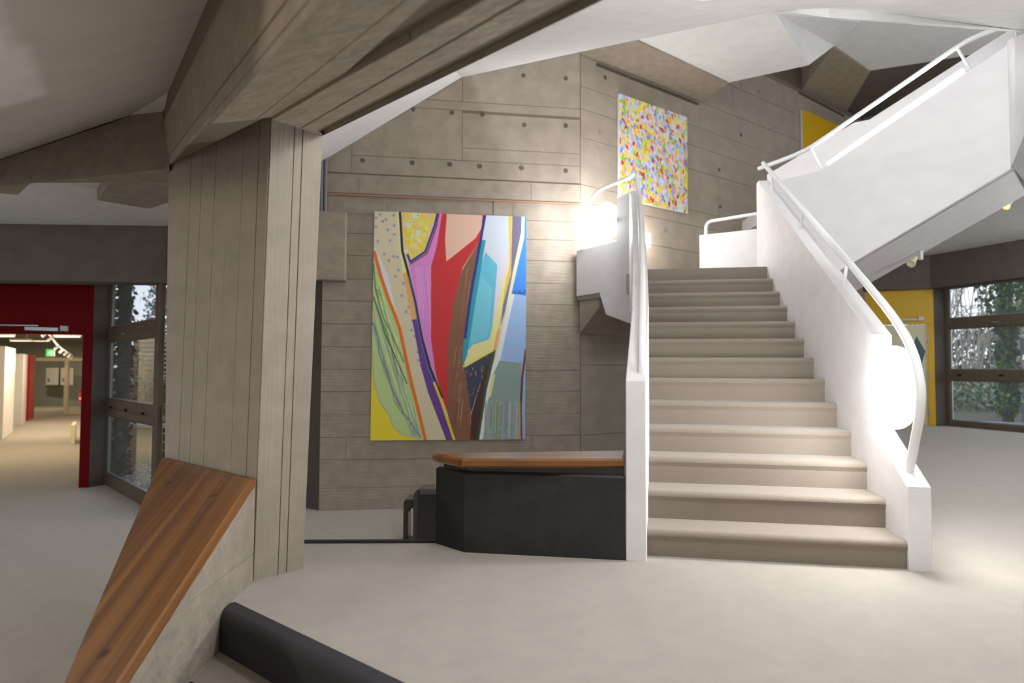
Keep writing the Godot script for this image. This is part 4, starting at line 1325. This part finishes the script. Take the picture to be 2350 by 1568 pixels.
func windows_and_doors() -> void:
	# left window: two bays of the same diagonal wall (the second is behind the pillar)
	var A := v(-5.884, 0, 10.008)
	var D := (v(-4.737, 0, 8.725) - A).normalized()
	window_bay("window_1", A - D * 0.02, A + D * 2.62, [[-0.49, 0.34], [0.585, 1.40], [1.62, 2.30]], 2.36, LOW, Vector2(0.07, 0.16), "tall three-pane window with brown frame left of the pillar, ivy and gravel outside", true)
	var B := v(-3.90, 0, 7.79)
	window_bay("window_2", B, v(-2.66, 0, 8.42), [[-0.49, 0.34], [0.585, 1.40], [1.62, 2.30]], 2.36, LOW, Vector2(0.07, 0.10), "tall brown framed window hidden behind the concrete pillar", false)
	struct("wall_over_window", wall_seg([-3.9, 7.79], [-2.3, 8.6], 2.36, 6.5, 0.2), M.concrete_dark, "concrete wall over the window behind the pillar", "wall")
	var rA := v(8.325, 0, 13.07)
	var rD := (v(8.742, 0, 11.712) - v(8.337, 0, 13.042)).normalized()
	for i in 6:
		var s := rA + rD * (2.45 * i)
		window_bay("window_%d" % (3 + i), s, s + rD * 2.42, [[0.11, 0.855], [1.07, 1.83], [2.04, 2.60]], 2.66, 0.0, Vector2(0.085, 0.085), "tall brown framed window at the right edge with branches and ivy outside" if i == 0 else "tall brown framed window along the right hall out of the picture, %s from the yellow door" % ["first", "second", "third", "fourth", "fifth", "sixth"][i], i == 0)
	struct("pier", wall_seg([8.055, 13.03], [8.33, 13.07], 0.0, 2.66, 0.15), M.frame_dark, "dark brown pier between the yellow door and the right window", "pier")
	for i in 4:
		var z := -3.6 + 2.2 * i
		window_bay("window_%d" % (9 + i), v(-9.2, 0, z), v(-9.2, 0, z + 2.19), [[-0.49, 0.34], [0.585, 1.40], [1.62, 2.55]], 2.62, LOW, Vector2(0.07, 0.07), "tall brown framed side window of the lower hall out of the picture, %s from the back" % ["first", "second", "third", "fourth"][i], false)
	# red doorway
	var w0 := v(1.0, 0, 0.1495).normalized()
	var n0 := Vector3(-w0.z, 0, w0.x)
	if n0.z < 0: n0 = -n0
	var a := v(W0A[0], 0, W0A[1])
	var P := func(x, y, w): return a + w0 * ((x - W0A[0]) / w0.x) + Vector3(0, y, 0) + n0 * w
	var dr := thing("door_1", P.call(-7.1, LOW, 0), "deep red door surround with open doorway to the lit corridor", "doorway", "", "structure")
	var hd := MB.new()
	hd.prism([P.call(-8.3, 1.505, 0), P.call(-5.985, 1.505, 0), P.call(-5.985, 2.35, 0), P.call(-8.3, 2.35, 0)], n0 * -0.10, 0.005)
	obj("header_panel", hd, M.red, dr)
	for x in [-8.3, -6.115]:
		var j := MB.new()
		j.prism([P.call(x, LOW, 0.012), P.call(x + 0.13, LOW, 0.012), P.call(x + 0.13, 1.50, 0.012), P.call(x, 1.50, 0.012)], n0 * -0.14, 0.006)
		obj("jamb", j, M.red, dr)
	var cl := MB.new()
	cl.prism([P.call(-6.854, 1.555, 0.0), P.call(-6.42, 1.545, 0.0), P.call(-6.42, 1.60, 0.0), P.call(-6.854, 1.61, 0.0)], n0 * 0.05, 0.006)
	obj("door_closer", cl, M.metal, dr)
	var ar := MB.new()
	ar.box(P.call(-6.98, 1.625, 0.03), w0 * 0.30, Vector3(0, 0.010, 0), n0 * 0.012, 0.003)
	obj("closer_arm", ar, M.metal, dr)
	var bx := MB.new()
	bx.prism([P.call(-6.405, 1.553, 0.0), P.call(-6.30, 1.55, 0.0), P.call(-6.30, 1.625, 0.0), P.call(-6.405, 1.628, 0.0)], n0 * 0.04, 0.006)
	obj("sensor_box", bx, M.plastic_white, dr)
	# yellow door
	var y0 := v(8.054, 0, 13.026)
	var yd := (v(7.17, 0, 13.45) - y0).normalized()
	var yn := yd.cross(Vector3.UP)
	if yn.z < 0: yn = -yn
	var Y := func(x, y, w): return y0 + yd * ((x - 8.054) / yd.x) + Vector3(0, y, 0) + yn * w
	var yl := thing("door_2", Y.call(7.55, 0, 0), "yellow door surround with a cream door leaf standing in the right hall", "door", "", "structure")
	var h2 := MB.new()
	h2.prism([Y.call(7.02, 1.945, 0), Y.call(8.06, 1.945, 0), Y.call(8.06, 2.62, 0), Y.call(7.02, 2.62, 0)], yn * -0.08, 0.005)
	obj("header_panel", h2, M.yellow, yl)
	for x in [[7.02, 7.12], [7.955, 8.06]]:
		var j := MB.new()
		j.prism([Y.call(x[0], 0, 0.012), Y.call(x[1], 0, 0.012), Y.call(x[1], 1.945, 0.012), Y.call(x[0], 1.945, 0.012)], yn * -0.12, 0.005)
		obj("jamb", j, M.yellow, yl)
	var lf := MB.new()
	lf.prism([Y.call(7.125, 0.01, -0.03), Y.call(7.945, 0.01, -0.03), Y.call(7.945, 1.935, -0.03), Y.call(7.125, 1.935, -0.03)], yn * -0.04, 0.004)
	obj("door_leaf", lf, M.cream, yl)
	for y in [0.25, 0.95, 1.65]:
		var hg := MB.new()
		hg.tube([Y.call(7.968, y - 0.06, 0.02), Y.call(7.968, y + 0.06, 0.02)], 0.012, 8)
		obj("hinge", hg, M.metal, yl)
	var c2 := MB.new()
	c2.box(Y.call(7.62, 2.035, 0.03), yd * 0.22, Vector3(0, 0.022, 0), yn * 0.02, 0.005)
	obj("door_closer", c2, M.metal, yl)
	var c3 := MB.new()
	c3.box(Y.call(7.87, 2.05, 0.03), yd * 0.05, Vector3(0, 0.04, 0), yn * 0.02, 0.005)
	obj("sensor_box", c3, M.plastic_white, yl)
	# little diamond poster on the leaf
	var ps := MB.new()
	ps.prism([Y.call(7.70, 1.34, -0.028), Y.call(7.80, 1.72, -0.028), Y.call(7.93, 1.42, -0.028), Y.call(7.86, 1.14, -0.028)], yn * 0.004)
	tag(obj("poster", ps, mat(Color(0.30, 0.42, 0.44), 0.6)), "diamond shaped teal poster hanging on the cream door leaf", "poster")

func corridor() -> void:
	# floor, walls and ceiling of the corridor beyond the red doorway
	struct("floor_corridor", slab_y([[-10.5, 9.2], [-6.0, 9.95], [-20.0, 32.2], [-30, 30.5]], LOW - 0.001, 0.2), M.carpet, "beige carpet floor of the corridor beyond the red doorway", "floor")
	struct("ceiling_corridor", slab_y([[-10.5, 9.5], [-6.0, 10.1], [-20.0, 32.2], [-30, 30.5]], 2.45, 0.2), M.concrete, "dim concrete ceiling of the corridor", "ceiling")
	struct("wall_corridor", wall_seg([-19.3, 31.0], [-6.12, 10.0], LOW, 2.4, 0.2), M.plaster, "plain wall along the right of the corridor", "wall")
	struct("wall_corridor", wall_seg([-9.5, 9.3], [-28, 30.5], LOW, 2.4, 0.2), M.plaster, "plain wall along the left of the corridor", "wall")
	struct("wall_corridor", wall_seg([-28, 29.2], [-18.8, 30.8], LOW, 2.4, 0.2), mat(Color(0.62, 0.63, 0.60), 0.8), "grey wall with two posters at the end of the corridor", "wall")
	# partitions
	var pd := (v(-13.059, 0, 17.964) - v(-11.89, 0, 16.021)).normalized()
	var q := [["partition", v(-11.89, LOW, 16.021), v(-13.0, LOW, 15.9), v(-13.059, LOW, 17.964), 2.19, M.white, "nearest white partition panel in the corridor, cut by the left edge"],
		["partition", v(-14.287, LOW, 19.985), v(-14.60, LOW, 19.97), v(-14.949, LOW, 21.09), 2.09, M.white, "narrow white partition panel in the corridor beside the red one"],
		["partition", v(-15.358, LOW, 21.785), v(-15.45, LOW, 21.78), v(-16.247, LOW, 23.31), 2.10, M.bright_red, "red partition panel in the corridor before the glass screen"]]
	for e in q:
		var m := MB.new()
		m.prism([e[1], e[2], e[2] + (e[3] - e[1]), e[3]], Vector3(0, e[4], 0), 0.01)
		tag(obj(e[0], m, e[5]), e[6], "partition")
	# glass screen
	var gs := thing("glass_screen", v(-16.6, LOW, 24.77), "pale wooden framed glass screen across the corridor", "glass screen", "", "structure")
	var hd := MB.new()
	hd.box(v(-16.6, 1.33, 24.77), Vector3(1.35, 0, 0), Vector3(0, 0.06, 0), Vector3(0, 0, 0.05), 0.005)
	obj("head_rail", hd, M.cream, gs)
	for x in [-17.6, -16.12, -15.4]:
		var s := MB.new()
		s.box(v(x, 0.305, 24.77), Vector3(0.065, 0, 0), Vector3(0, 0.965, 0), Vector3(0, 0, 0.05), 0.005)
		obj("stile", s, M.cream, gs)
	var br := MB.new()
	br.box(v(-15.75, LOW + 0.07, 24.77), Vector3(0.32, 0, 0), Vector3(0, 0.06, 0), Vector3(0, 0, 0.05), 0.005)
	obj("bottom_rail", br, M.cream, gs)
	var pn := MB.new()
	pn.box(v(-15.75, 0.30, 24.77), Vector3(0.30, 0, 0), Vector3(0, 0.92, 0), Vector3(0, 0, 0.004))
	obj("pane", pn, M.glass, gs)
	# posters
	for i in 2:
		var x := -20.1 + 0.65 * i
		var p := thing("poster", v(x, 0.25, 29.9), ["white poster on the corridor end wall, left of two", "white poster on the corridor end wall, right of two"][i], "poster", "posters at the corridor end")
		var b := MB.new()
		b.box(v(x, 0.65, 29.92), Vector3(0.30, 0, 0), Vector3(0, 0.40, 0), Vector3(0, 0, 0.012), 0.004)
		obj("frame", b, M.dark_metal, p)
		var s := MB.new()
		s.box(v(x, 0.65, 29.90), Vector3(0.28, 0, 0), Vector3(0, 0.38, 0), Vector3(0, 0, 0.004))
		obj("sheet", s, M.plastic_white, p)
		var pr := MB.new()
		pr.prism([v(x - 0.2, 0.42, 29.893), v(x - 0.06, 0.40, 29.893), v(x - 0.12, 0.55, 29.893), v(x - 0.2, 0.62, 29.893)], Vector3(0, 0, 0.004))
		obj("print", pr, M.pipe_grey, p)
	# exit sign
	var ex := thing("exit_sign", v(-12.864, 1.347, 19.0), "glowing green exit sign with running figure hanging in the corridor", "sign")
	var eb := MB.new()
	eb.box(v(-12.864, 1.4435, 19.03), Vector3(0.115, 0, 0), Vector3(0, 0.098, 0), Vector3(0, 0, 0.025), 0.004)
	obj("casing", eb, M.plastic_white, ex)
	var ef := MB.new()
	ef.quad(v(-12.972, 1.353, 19.002), v(-12.756, 1.353, 19.002), v(-12.756, 1.534, 19.002), v(-12.972, 1.534, 19.002), Vector3(0, 0, 1))
	var em := mat(Color(0.2, 0.6, 0.3), 0.4)
	em.albedo_texture = ImageTexture.create_from_image(exit_tex().get_image())
	em.emission_enabled = true
	em.emission_texture = em.albedo_texture
	em.emission = Color.BLACK
	em.emission_energy_multiplier = 0.9
	obj("sign_face", ef, em, ex)
	for x in [-12.93, -12.80]:
		var er := MB.new()
		er.tube([v(x, 1.54, 19.03), v(x, 2.25, 19.03)], 0.008, 6)
		obj("hanger", er, M.dark_metal, ex)
	# track of small spotlights
	var tr := MB.new()
	var tp := [v(-9.6, 1.80, 14.0), v(-10.5, 1.77, 15.5), v(-11.34, 1.62, 17), v(-12.22, 1.56, 18.5), v(-13.08, 1.53, 20.0), v(-13.95, 1.49, 21.5), v(-14.83, 1.47, 23)]
	tr.tube(tp, 0.02, 8)
	tag(obj("lighting_track", tr, M.plastic_white), "thin white lighting track receding along the corridor ceiling", "track")
	for i in tp.size():
		var c: Vector3 = tp[i] + Vector3(0, -0.09, 0)
		var s := thing("track_spotlight", c, "small glowing spotlight on the corridor track, %s from the doorway" % ["first", "second", "third", "fourth", "fifth", "sixth", "last"][i], "spotlight", "spotlights on the corridor track")
		var h := MB.new()
		h.lathe(c, v(-0.5, -0.6, -0.35), [Vector2(0, -0.07), Vector2(0.025, -0.065), Vector2(0.036, 0.05), Vector2(0.033, 0.05)], 14)
		obj("lamp_head", h, M.plastic_white, s)
		var gl := MB.new()
		gl.lathe(c, v(-0.5, -0.6, -0.35), [Vector2(0, 0.054), Vector2(0.024, 0.052), Vector2(0.034, 0.046)], 14)
		obj("lamp_glass", gl, glow(Color(1, 0.95, 0.85), 3.0), s)
		var st := MB.new()
		st.tube([c, tp[i] + Vector3(0, -0.022, 0)], 0.008, 6)
		obj("stem", st, M.plastic_white, s)
	for i in 3:
		var l := OmniLight3D.new()
		l.name = "track_light"
		l.position = tp[i * 2] + Vector3(-0.25, -0.35, 0.1)
		l.light_energy = 1.6; l.light_color = Color(1, 0.93, 0.80); l.light_size = 0.1
		l.omni_range = 20; l.omni_attenuation = 2.0; l.shadow_enabled = true
		add_child(l, true)
	# ceiling fluorescents
	var nth := -1
	for q2 in [[-9.3, 2.1, 12.6, 1.5], [-13.2, 1.83, 17.6, 1.3], [-12.0, 1.86, 18.4, 0.9], [-16.2, 1.9, 22.5, 1.2], [-19.2, 2.1, 27.8, 2.2]]:
		nth += 1
		var o := thing("ceiling_light", v(q2[0], q2[1], q2[2]), "flat glowing fluorescent fitting below the corridor ceiling, " + ["nearest the doorway", "above the white partitions", "right of the partitions", "before the glass screen", "behind the glass screen"][nth], "lamp", "fluorescent fittings in the corridor")
		var cs := MB.new()
		cs.box(v(q2[0], q2[1] + 0.045, q2[2]), Vector3(0.32, 0, 0), Vector3(0, 0.03, 0), Vector3(0, 0, 0.10), 0.005)
		obj("casing", cs, M.plastic_white, o)
		var df := MB.new()
		df.box(v(q2[0], q2[1] + 0.005, q2[2]), Vector3(0.30, 0, 0), Vector3(0, 0.01, 0), Vector3(0, 0, 0.08), 0.003)
		obj("diffuser", df, glow(Color(1, 0.94, 0.80), 1.6), o)
		for x in [-0.2, 0.2]:
			var hg := MB.new()
			hg.tube([v(q2[0] + x, q2[1] + 0.07, q2[2]), v(q2[0] + x, 2.26, q2[2])], 0.008, 6)
			obj("hanger", hg, M.plastic_white, o)
		var al := AreaLight3D.new()
		al.name = "light"
		al.area_size = Vector2(0.6, 0.16)
		al.light_energy = q2[3] * 2.2; al.light_color = Color(1, 0.92, 0.76)
		al.area_range = 20; al.shadow_enabled = true
		al.position = Vector3(0, -0.012, 0)
		al.rotation = Vector3(-PI / 2, 0, 0)
		o.add_child(al)
	# fire extinguisher on the right wall
	var fe := thing("fire_extinguisher", v(-10.06, 0.222, 16.0), "red fire extinguisher hanging on the corridor wall by the door frame", "fire extinguisher")
	var fb := MB.new()
	fb.lathe(v(-10.06, 0.222, 16.0), Vector3.UP, [Vector2(0, 0), Vector2(0.045, 0.0), Vector2(0.05, 0.01), Vector2(0.05, 0.20), Vector2(0.035, 0.235), Vector2(0.015, 0.245)], 16)
	obj("cylinder", fb, M.bright_red, fe)
	var fl := MB.new()
	fl.lathe(v(-10.06, 0.29, 16.0), Vector3.UP, [Vector2(0.0502, 0.0), Vector2(0.051, 0.002), Vector2(0.051, 0.05), Vector2(0.0502, 0.052)], 16)
	obj("paper_label", fl, M.plastic_white, fe)
	var fv := MB.new()
	fv.box(v(-10.06, 0.48, 16.0), Vector3(0.03, 0, 0), Vector3(0, 0.012, 0), Vector3(0, 0, 0.012), 0.003)
	obj("valve", fv, M.dark_metal, fe)
	# low cabinet and two rolls beside it
	var cb := MB.new()
	cb.box(v(-10.02, LOW + 0.21, 15.7), Vector3(0.06, 0, 0.02), Vector3(0, 0.21, 0), v(-0.3, 0, 0.5), 0.01)
	tag(obj("cabinet", cb, M.cream), "low pale cabinet against the corridor wall just inside the door frame", "cabinet")

func paintings() -> void:
	var d1 := v(KK[0], 0, KK[1]) - v(W1A[0], 0, W1A[1])
	d1 = d1.normalized()
	var o1 := d1.cross(Vector3.UP)
	if o1.z < 0: o1 = -o1
	var f := o1 * 0.055
	picture("large_painting", "large upright abstract painting of red, brown, blue and green bands on the taupe wall", v(-1.697, 2.964, 8.332) + f, v(0.170, 2.966, 8.611) + f, v(0.160, 0.166, 8.609) + f, v(-1.711, 0.172, 8.330) + f, -o1 * 0.04, painting_large(), M.plastic_white)
	var d2 := (v(W2B[0], 0, W2B[1]) - v(KK[0], 0, KK[1])).normalized()
	var o2 := d2.cross(Vector3.UP)
	if o2.z < 0: o2 = -o2
	f = o2 * 0.06
	picture("dotted_painting", "square painting of many small coloured dots on the wall above the stairs", v(1.405, 4.772, 9.135) + f, v(2.545, 4.785, 10.025) + f, v(2.545, 3.345, 10.025) + f, v(1.405, 3.352, 9.135) + f, -o2 * 0.045, painting_dots(), M.plastic_white)
	picture("yellow_painting", "plain yellow canvas high on the far wall, partly hidden by the upper rail", v(5.125, 5.70, 12.042) + f, v(6.6, 5.70, 13.194) + f, v(6.6, 4.3, 13.194) + f, v(5.125, 4.3, 12.042) + f, -o2 * 0.045, null, M.plastic_white, "", M.yellow)
	picture("small_painting", "small dark blue and yellow picture far back above the inner balustrade", v(7.0, 5.3, 12.80), v(7.55, 5.3, 12.50), v(7.55, 4.7, 12.50), v(7.0, 4.7, 12.80), v(0.03, 0, 0.05), null, M.plastic_white, "", mat(Color(0.25, 0.35, 0.5), 0.6))
	# hanging wires
	for q in [[v(-1.584, 2.964, 8.349), v(-1.584, 3.16, 8.349), o1], [v(0.06, 2.966, 8.594), v(0.06, 3.155, 8.594), o1], [v(1.56, 4.772, 9.256), v(1.56, 5.07, 9.256), o2], [v(2.42, 4.785, 9.928), v(2.42, 5.07, 9.928), o2]]:
		var m := MB.new()
		m.tube([q[0] + q[2] * 0.04, q[1] + q[2] * 0.035], 0.003, 6)
		tag(obj("hanging_wire", m, M.metal), "thin wire from the picture rail to the %s of the %s painting" % ["left part" if q[0].x < -1.0 or absf(q[0].x - 1.56) < 0.1 else "right part", "large" if q[2] == o1 else "dotted"], "wire", "picture wires")

# ---------------------------------------------------------------- outside
func leaf_mesh() -> ArrayMesh:
	var m := MB.new()
	var a := Vector3(0, 0, 0)
	var t := Vector3(0, 1.0, 0.12)
	var l := Vector3(-0.38, 0.42, 0.14)
	var r := Vector3(0.38, 0.42, 0.14)
	var c := Vector3(0, 0.45, 0)
	m.tri(a, l, c, Vector3(0, 0, 1)); m.tri(l, t, c, Vector3(0, 0, 1)); m.tri(a, c, r, Vector3(0, 0, 1)); m.tri(c, t, r, Vector3(0, 0, 1))
	return m.mesh(Vector3())

func scatter(called: String, mesh: Mesh, material: Material, places: Array, cols: Array, size: Vector2, parent: Node3D = self, flat := false) -> MultiMeshInstance3D:
	var mm := MultiMesh.new()
	mm.transform_format = MultiMesh.TRANSFORM_3D
	mm.use_colors = true
	mm.mesh = mesh
	mm.instance_count = places.size()
	for i in places.size():
		var s := rng.randf_range(size.x, size.y)
		var b := Basis.from_euler(Vector3(rng.randf_range(-0.9, 0.9) if not flat else rng.randf() * TAU, rng.randf() * TAU, rng.randf_range(1.4, 4.6))).scaled(Vector3(s, s, s))
		mm.set_instance_transform(i, Transform3D(b, places[i] - parent.position))
		var c: Color = cols[rng.randi() % cols.size()]
		mm.set_instance_color(i, (c * rng.randf_range(0.65, 1.05)).srgb_to_linear())
	var o := MultiMeshInstance3D.new()
	o.multimesh = mm
	o.material_override = material
	o.name = numbered(called, parent)
	parent.add_child(o, true)
	o.set_meta("kind", "stuff")
	return o

func gardens() -> void:
	var lm := leaf_mesh()
	# ---- left: gravel, slatted wall, ivy, shrub, far tree
	struct("ground_gravel", slab_y([[-5.6, 10.3], [-3.4, 7.9], [-2.2, 9.3], [-2.2, 30], [-18.6, 31.5]], -0.76, 0.3), M.gravel_ground, "gravel bed outside the left window", "ground")
	struct("ground_lawn", slab_y([[-9.6, -8], [-30, -8], [-30, 12], [-12.5, 9.2], [-9.6, 9.2]], -0.76, 0.3), mat(Color(0.34, 0.40, 0.24), 0.95), "lawn outside the side windows of the lower hall", "ground")
	var pb := MB.new()
	pb.lathe(Vector3(), Vector3.UP, [Vector2(0, -0.35), Vector2(0.42, -0.2), Vector2(0.5, 0.0), Vector2(0.38, 0.22), Vector2(0, 0.33)], 6)
	var places := []
	for i in 2600: 
		var d := rng.randf_range(10.4, 12.8)
		places.append(v(-d * rng.randf_range(0.505, 0.59), -0.75, d))
	var gv := scatter("gravel", pb.mesh(Vector3()), M.stone, places, [Color(0.92, 0.90, 0.85), Color(0.78, 0.75, 0.70), Color(0.62, 0.58, 0.52), Color(0.95, 0.93, 0.90)], Vector2(0.04, 0.10), self, true)
	tag(gv, "loose pale gravel stones outside the left window", "gravel")
	var sw := thing("slatted_wall", v(-7.0, -0.76, 13.6), "beige garden wall with white horizontal slats outside the left window", "slatted wall")
	var bw := MB.new()
	bw.box(v(-6.6, 0.46, 13.75), Vector3(1.0, 0, 0), Vector3(0, 1.22, 0), Vector3(0, 0, 0.06), 0.01)
	obj("wall_panel", bw, M.beige_wall, sw)
	for i in 15:
		var s := MB.new()
		s.box(v(-6.55, 0.78 + 0.088 * i if i < 10 else -0.60 + 0.17 * (i - 10), 13.6), Vector3(0.98, 0, 0), Vector3(0, 0.016, 0), Vector3(0, 0, 0.05), 0.004)
		obj("slat", s, M.slat, sw)
	var po := MB.new()
	po.box(v(-7.02, 0.46, 13.58), Vector3(0.06, 0, 0), Vector3(0, 1.22, 0), Vector3(0, 0, 0.04), 0.006)
	obj("slat_post", po, M.concrete_dark, sw)
	var bn := MB.new()
	bn.box(v(-6.95, -0.42, 12.9), Vector3(0.28, 0, 0), Vector3(0, 0.34, 0), Vector3(0, 0, 0.22), 0.01)
	tag(obj("planter", bn, M.beige_wall), "low beige planter box in the gravel outside the left window", "planter")
	var sn := MB.new()
	sn.box(v(-6.75, -0.05, 12.9), Vector3(0.55, 0, 0), Vector3(0, 0.025, 0), Vector3(0, 0, 0.25), 0.01)
	tag(obj("garden_ledge", sn, M.slat), "white ledge slab on top of the beige planter box", "ledge")
	var iv := thing("ivy_pillar", v(-6.42, -0.76, 11.1), "dark ivy climbing a post outside the left window", "ivy")
	var ip := MB.new()
	ip.tube([v(-6.40, -0.76, 11.2), v(-6.36, 1.2, 11.2), v(-6.40, 4.0, 11.2)], 0.10, 9)
	obj("stem", ip, M.bark, iv)
	places = []
	for i in 2200:
		var y := rng.randf_range(-0.7, 3.4)
		var wv := 0.19 + 0.05 * sin(y * 5.0)
		var a := rng.randf() * TAU
		var r := sqrt(rng.randf()) * wv
		places.append(v(-6.40 + cos(a) * r, y, 11.2 + sin(a) * r))
	scatter("foliage", lm, M.leaf, places, [Color(0.12, 0.20, 0.13), Color(0.17, 0.27, 0.15), Color(0.10, 0.16, 0.15), Color(0.24, 0.33, 0.22), Color(0.3, 0.36, 0.36)], Vector2(0.06, 0.11), iv)
	var sh := thing("shrub", v(-6.65, 0.0, 12.6), "yellow green bush in front of the slatted garden wall", "shrub")
	var stm := MB.new()
	for i in 5: stm.tube([v(-6.65 + 0.05 * i - 0.1, 0.0, 12.65), v(-6.9 + 0.13 * i, 0.75, 12.6)], 0.012, 6)
	obj("stem", stm, M.bark, sh)
	places = []
	for i in 1500:
		var x := rng.randf_range(-7.05, -6.1)
		places.append(v(x, rng.randf_range(0.12, 0.92 + 0.5 * clampf((-6.6 - x) * 2.5, 0, 1.0)), 12.7 + rng.randf_range(-0.25, 0.25)))
	scatter("foliage", lm, M.leaf, places, [Color(0.86, 0.82, 0.50), Color(0.92, 0.88, 0.66), Color(0.76, 0.76, 0.48), Color(0.94, 0.93, 0.82), Color(0.62, 0.64, 0.38)], Vector2(0.05, 0.10), sh)
	var ft := thing("tree", v(-14.2, -0.76, 27.5), "hazy grey green tree far off in the upper left pane", "tree")
	var tk := MB.new()
	tk.tube([v(-14.2, -0.76, 27.5), v(-14.2, 3.2, 27.5)], 0.12, 8)
	obj("trunk", tk, M.bark, ft)
	places = []
	for i in 1200:
		var y := rng.randf_range(1.6, 4.4)
		var w := 0.75 * (1.0 - (y - 1.6) / 3.2)
		places.append(v(-14.1 + rng.randfn(0, 0.6) * w, y, 27.5 + rng.randfn(0, 0.5)))
	scatter("crown", lm, M.leaf, places, [Color(0.42, 0.50, 0.50), Color(0.50, 0.58, 0.58), Color(0.36, 0.45, 0.44)], Vector2(0.10, 0.2), ft)
	# ---- right: paving, leafy ground, bare shrub, ivy tree, block wall
	struct("ground_paving", slab_y([[8.6, 13.1], [13.5, -1.5], [22, -1.5], [24, 16], [10.4, 16.0]], -0.03, 0.3), M.paving, "pale stone paving outside the right window", "ground")
	var bank := MB.new()
	bank.prism([v(8.0, -0.02, 14.8), v(26.0, -0.02, 14.8), v(26.0, 1.0, 19.6), v(26, 1.0, 30), v(8, 1.0, 30), v(8.0, 1.0, 19.6)].slice(0, 3) + [v(8.0, 1.0, 19.6)], Vector3(0, -0.3, 0))
	bank.prism([v(26.0, 1.0, 19.6), v(26, 1.0, 34), v(8, 1.0, 34), v(8.0, 1.0, 19.6)], Vector3(0, -0.3, 0))
	struct("ground_bank", bank, mat(Color(0.42, 0.40, 0.33), 0.95), "sloping planted bank outside the right window", "ground")
	struct("ground_bed", slab_y([[8.3, 13.4], [10.2, 15.4], [24, 15.4], [24, 16]], -0.02, 0.3), mat(Color(0.36, 0.33, 0.25), 0.95), "planting bed outside the right window", "ground")
	places = []
	for i in 3200:
		var d := rng.randf_range(15.5, 19.8)
		places.append(v(d * rng.randf_range(0.625, 0.80), maxf(0.0, (d - 14.8) * 0.215) + rng.randf_range(0.0, 0.16), d))
	var gc := scatter("ground_cover", lm, M.leaf, places, [Color(0.46, 0.58, 0.42), Color(0.56, 0.66, 0.50), Color(0.62, 0.66, 0.46), Color(0.52, 0.64, 0.52), Color(0.68, 0.60, 0.54)], Vector2(0.07, 0.14))
	tag(gc, "low leafy ground cover outside the right window", "ground cover")
	var bs := thing("bare_shrub", v(13.6, 0.9, 19.6), "tangle of pale bare branches outside the right window", "shrub")
	for k in 6:
		var m := MB.new()
		for i in 46:
			var b := v(rng.randf_range(11.4, 16.0), 0.9, rng.randf_range(18.6, 20.6))
			var dx := rng.randf_range(-0.9, 1.3)
			var h := rng.randf_range(1.2, 4.6)
			m.tube(arc([b, b + Vector3(dx * 0.35, h * 0.45, 0), b + Vector3(dx * 0.9, h * 0.8, 0.1), b + Vector3(dx * 1.6, h * rng.randf_range(0.75, 1.0), 0.1)], 3), rng.randf_range(0.007, 0.017), 5, false)
		obj("branch", m, [M.twig, mat(Color(0.74, 0.70, 0.66), 0.9), M.twig, mat(Color(0.56, 0.50, 0.45), 0.9), mat(Color(0.80, 0.77, 0.75), 0.9), M.twig][k], bs)
	places = []
	for i in 1600: places.append(v(rng.randf_range(11.4, 16.5), rng.randf_range(0.9, 2.3), rng.randf_range(19.6, 21.5)))
	scatter("foliage", lm, M.leaf, places, [Color(0.55, 0.62, 0.52), Color(0.64, 0.68, 0.60), Color(0.48, 0.56, 0.48)], Vector2(0.1, 0.2), bs)
	var it := thing("ivy_tree", v(10.65, -0.02, 14.7), "tree trunk wrapped in bright green ivy outside the right window", "tree")
	var tt := MB.new()
	tt.tube([v(10.65, -0.05, 14.7), v(10.62, 1.5, 14.7), v(10.75, 4.0, 14.75)], 0.11, 10)
	obj("trunk", tt, M.bark, it)
	places = []
	for i in 2600:
		var y := rng.randf_range(0.15, 3.4)
		var w := 0.20 + 0.75 * clampf((y - 1.9) / 0.9, 0, 1)
		var a := rng.randf() * TAU
		var r := sqrt(rng.randf()) * w
		places.append(v(10.62 + 0.35 * clampf(y - 2.0, 0, 1) + cos(a) * r, y, 14.65 + sin(a) * r * 0.5))
	scatter("foliage", lm, M.leaf, places, [Color(0.28, 0.46, 0.22), Color(0.42, 0.62, 0.27), Color(0.20, 0.34, 0.22), Color(0.52, 0.68, 0.32), Color(0.25, 0.36, 0.32)], Vector2(0.08, 0.15), it)
	var bwl := thing("block_wall", v(11.6, -0.03, 14.2), "grey blue concrete block wall at the far right behind the ivy", "garden wall")
	for r in 7:
		for cidx in 2:
			var m := MB.new()
			m.box(v(11.05 + 0.62 * cidx + (0.2 if r % 2 else 0.0), 0.15 + 0.355 * r, 14.25 - 0.1 * cidx), v(0.303, 0, -0.05), Vector3(0, 0.17, 0), Vector3(0.02, 0, 0.12), 0.008)
			obj("block", m, M.block, bwl)
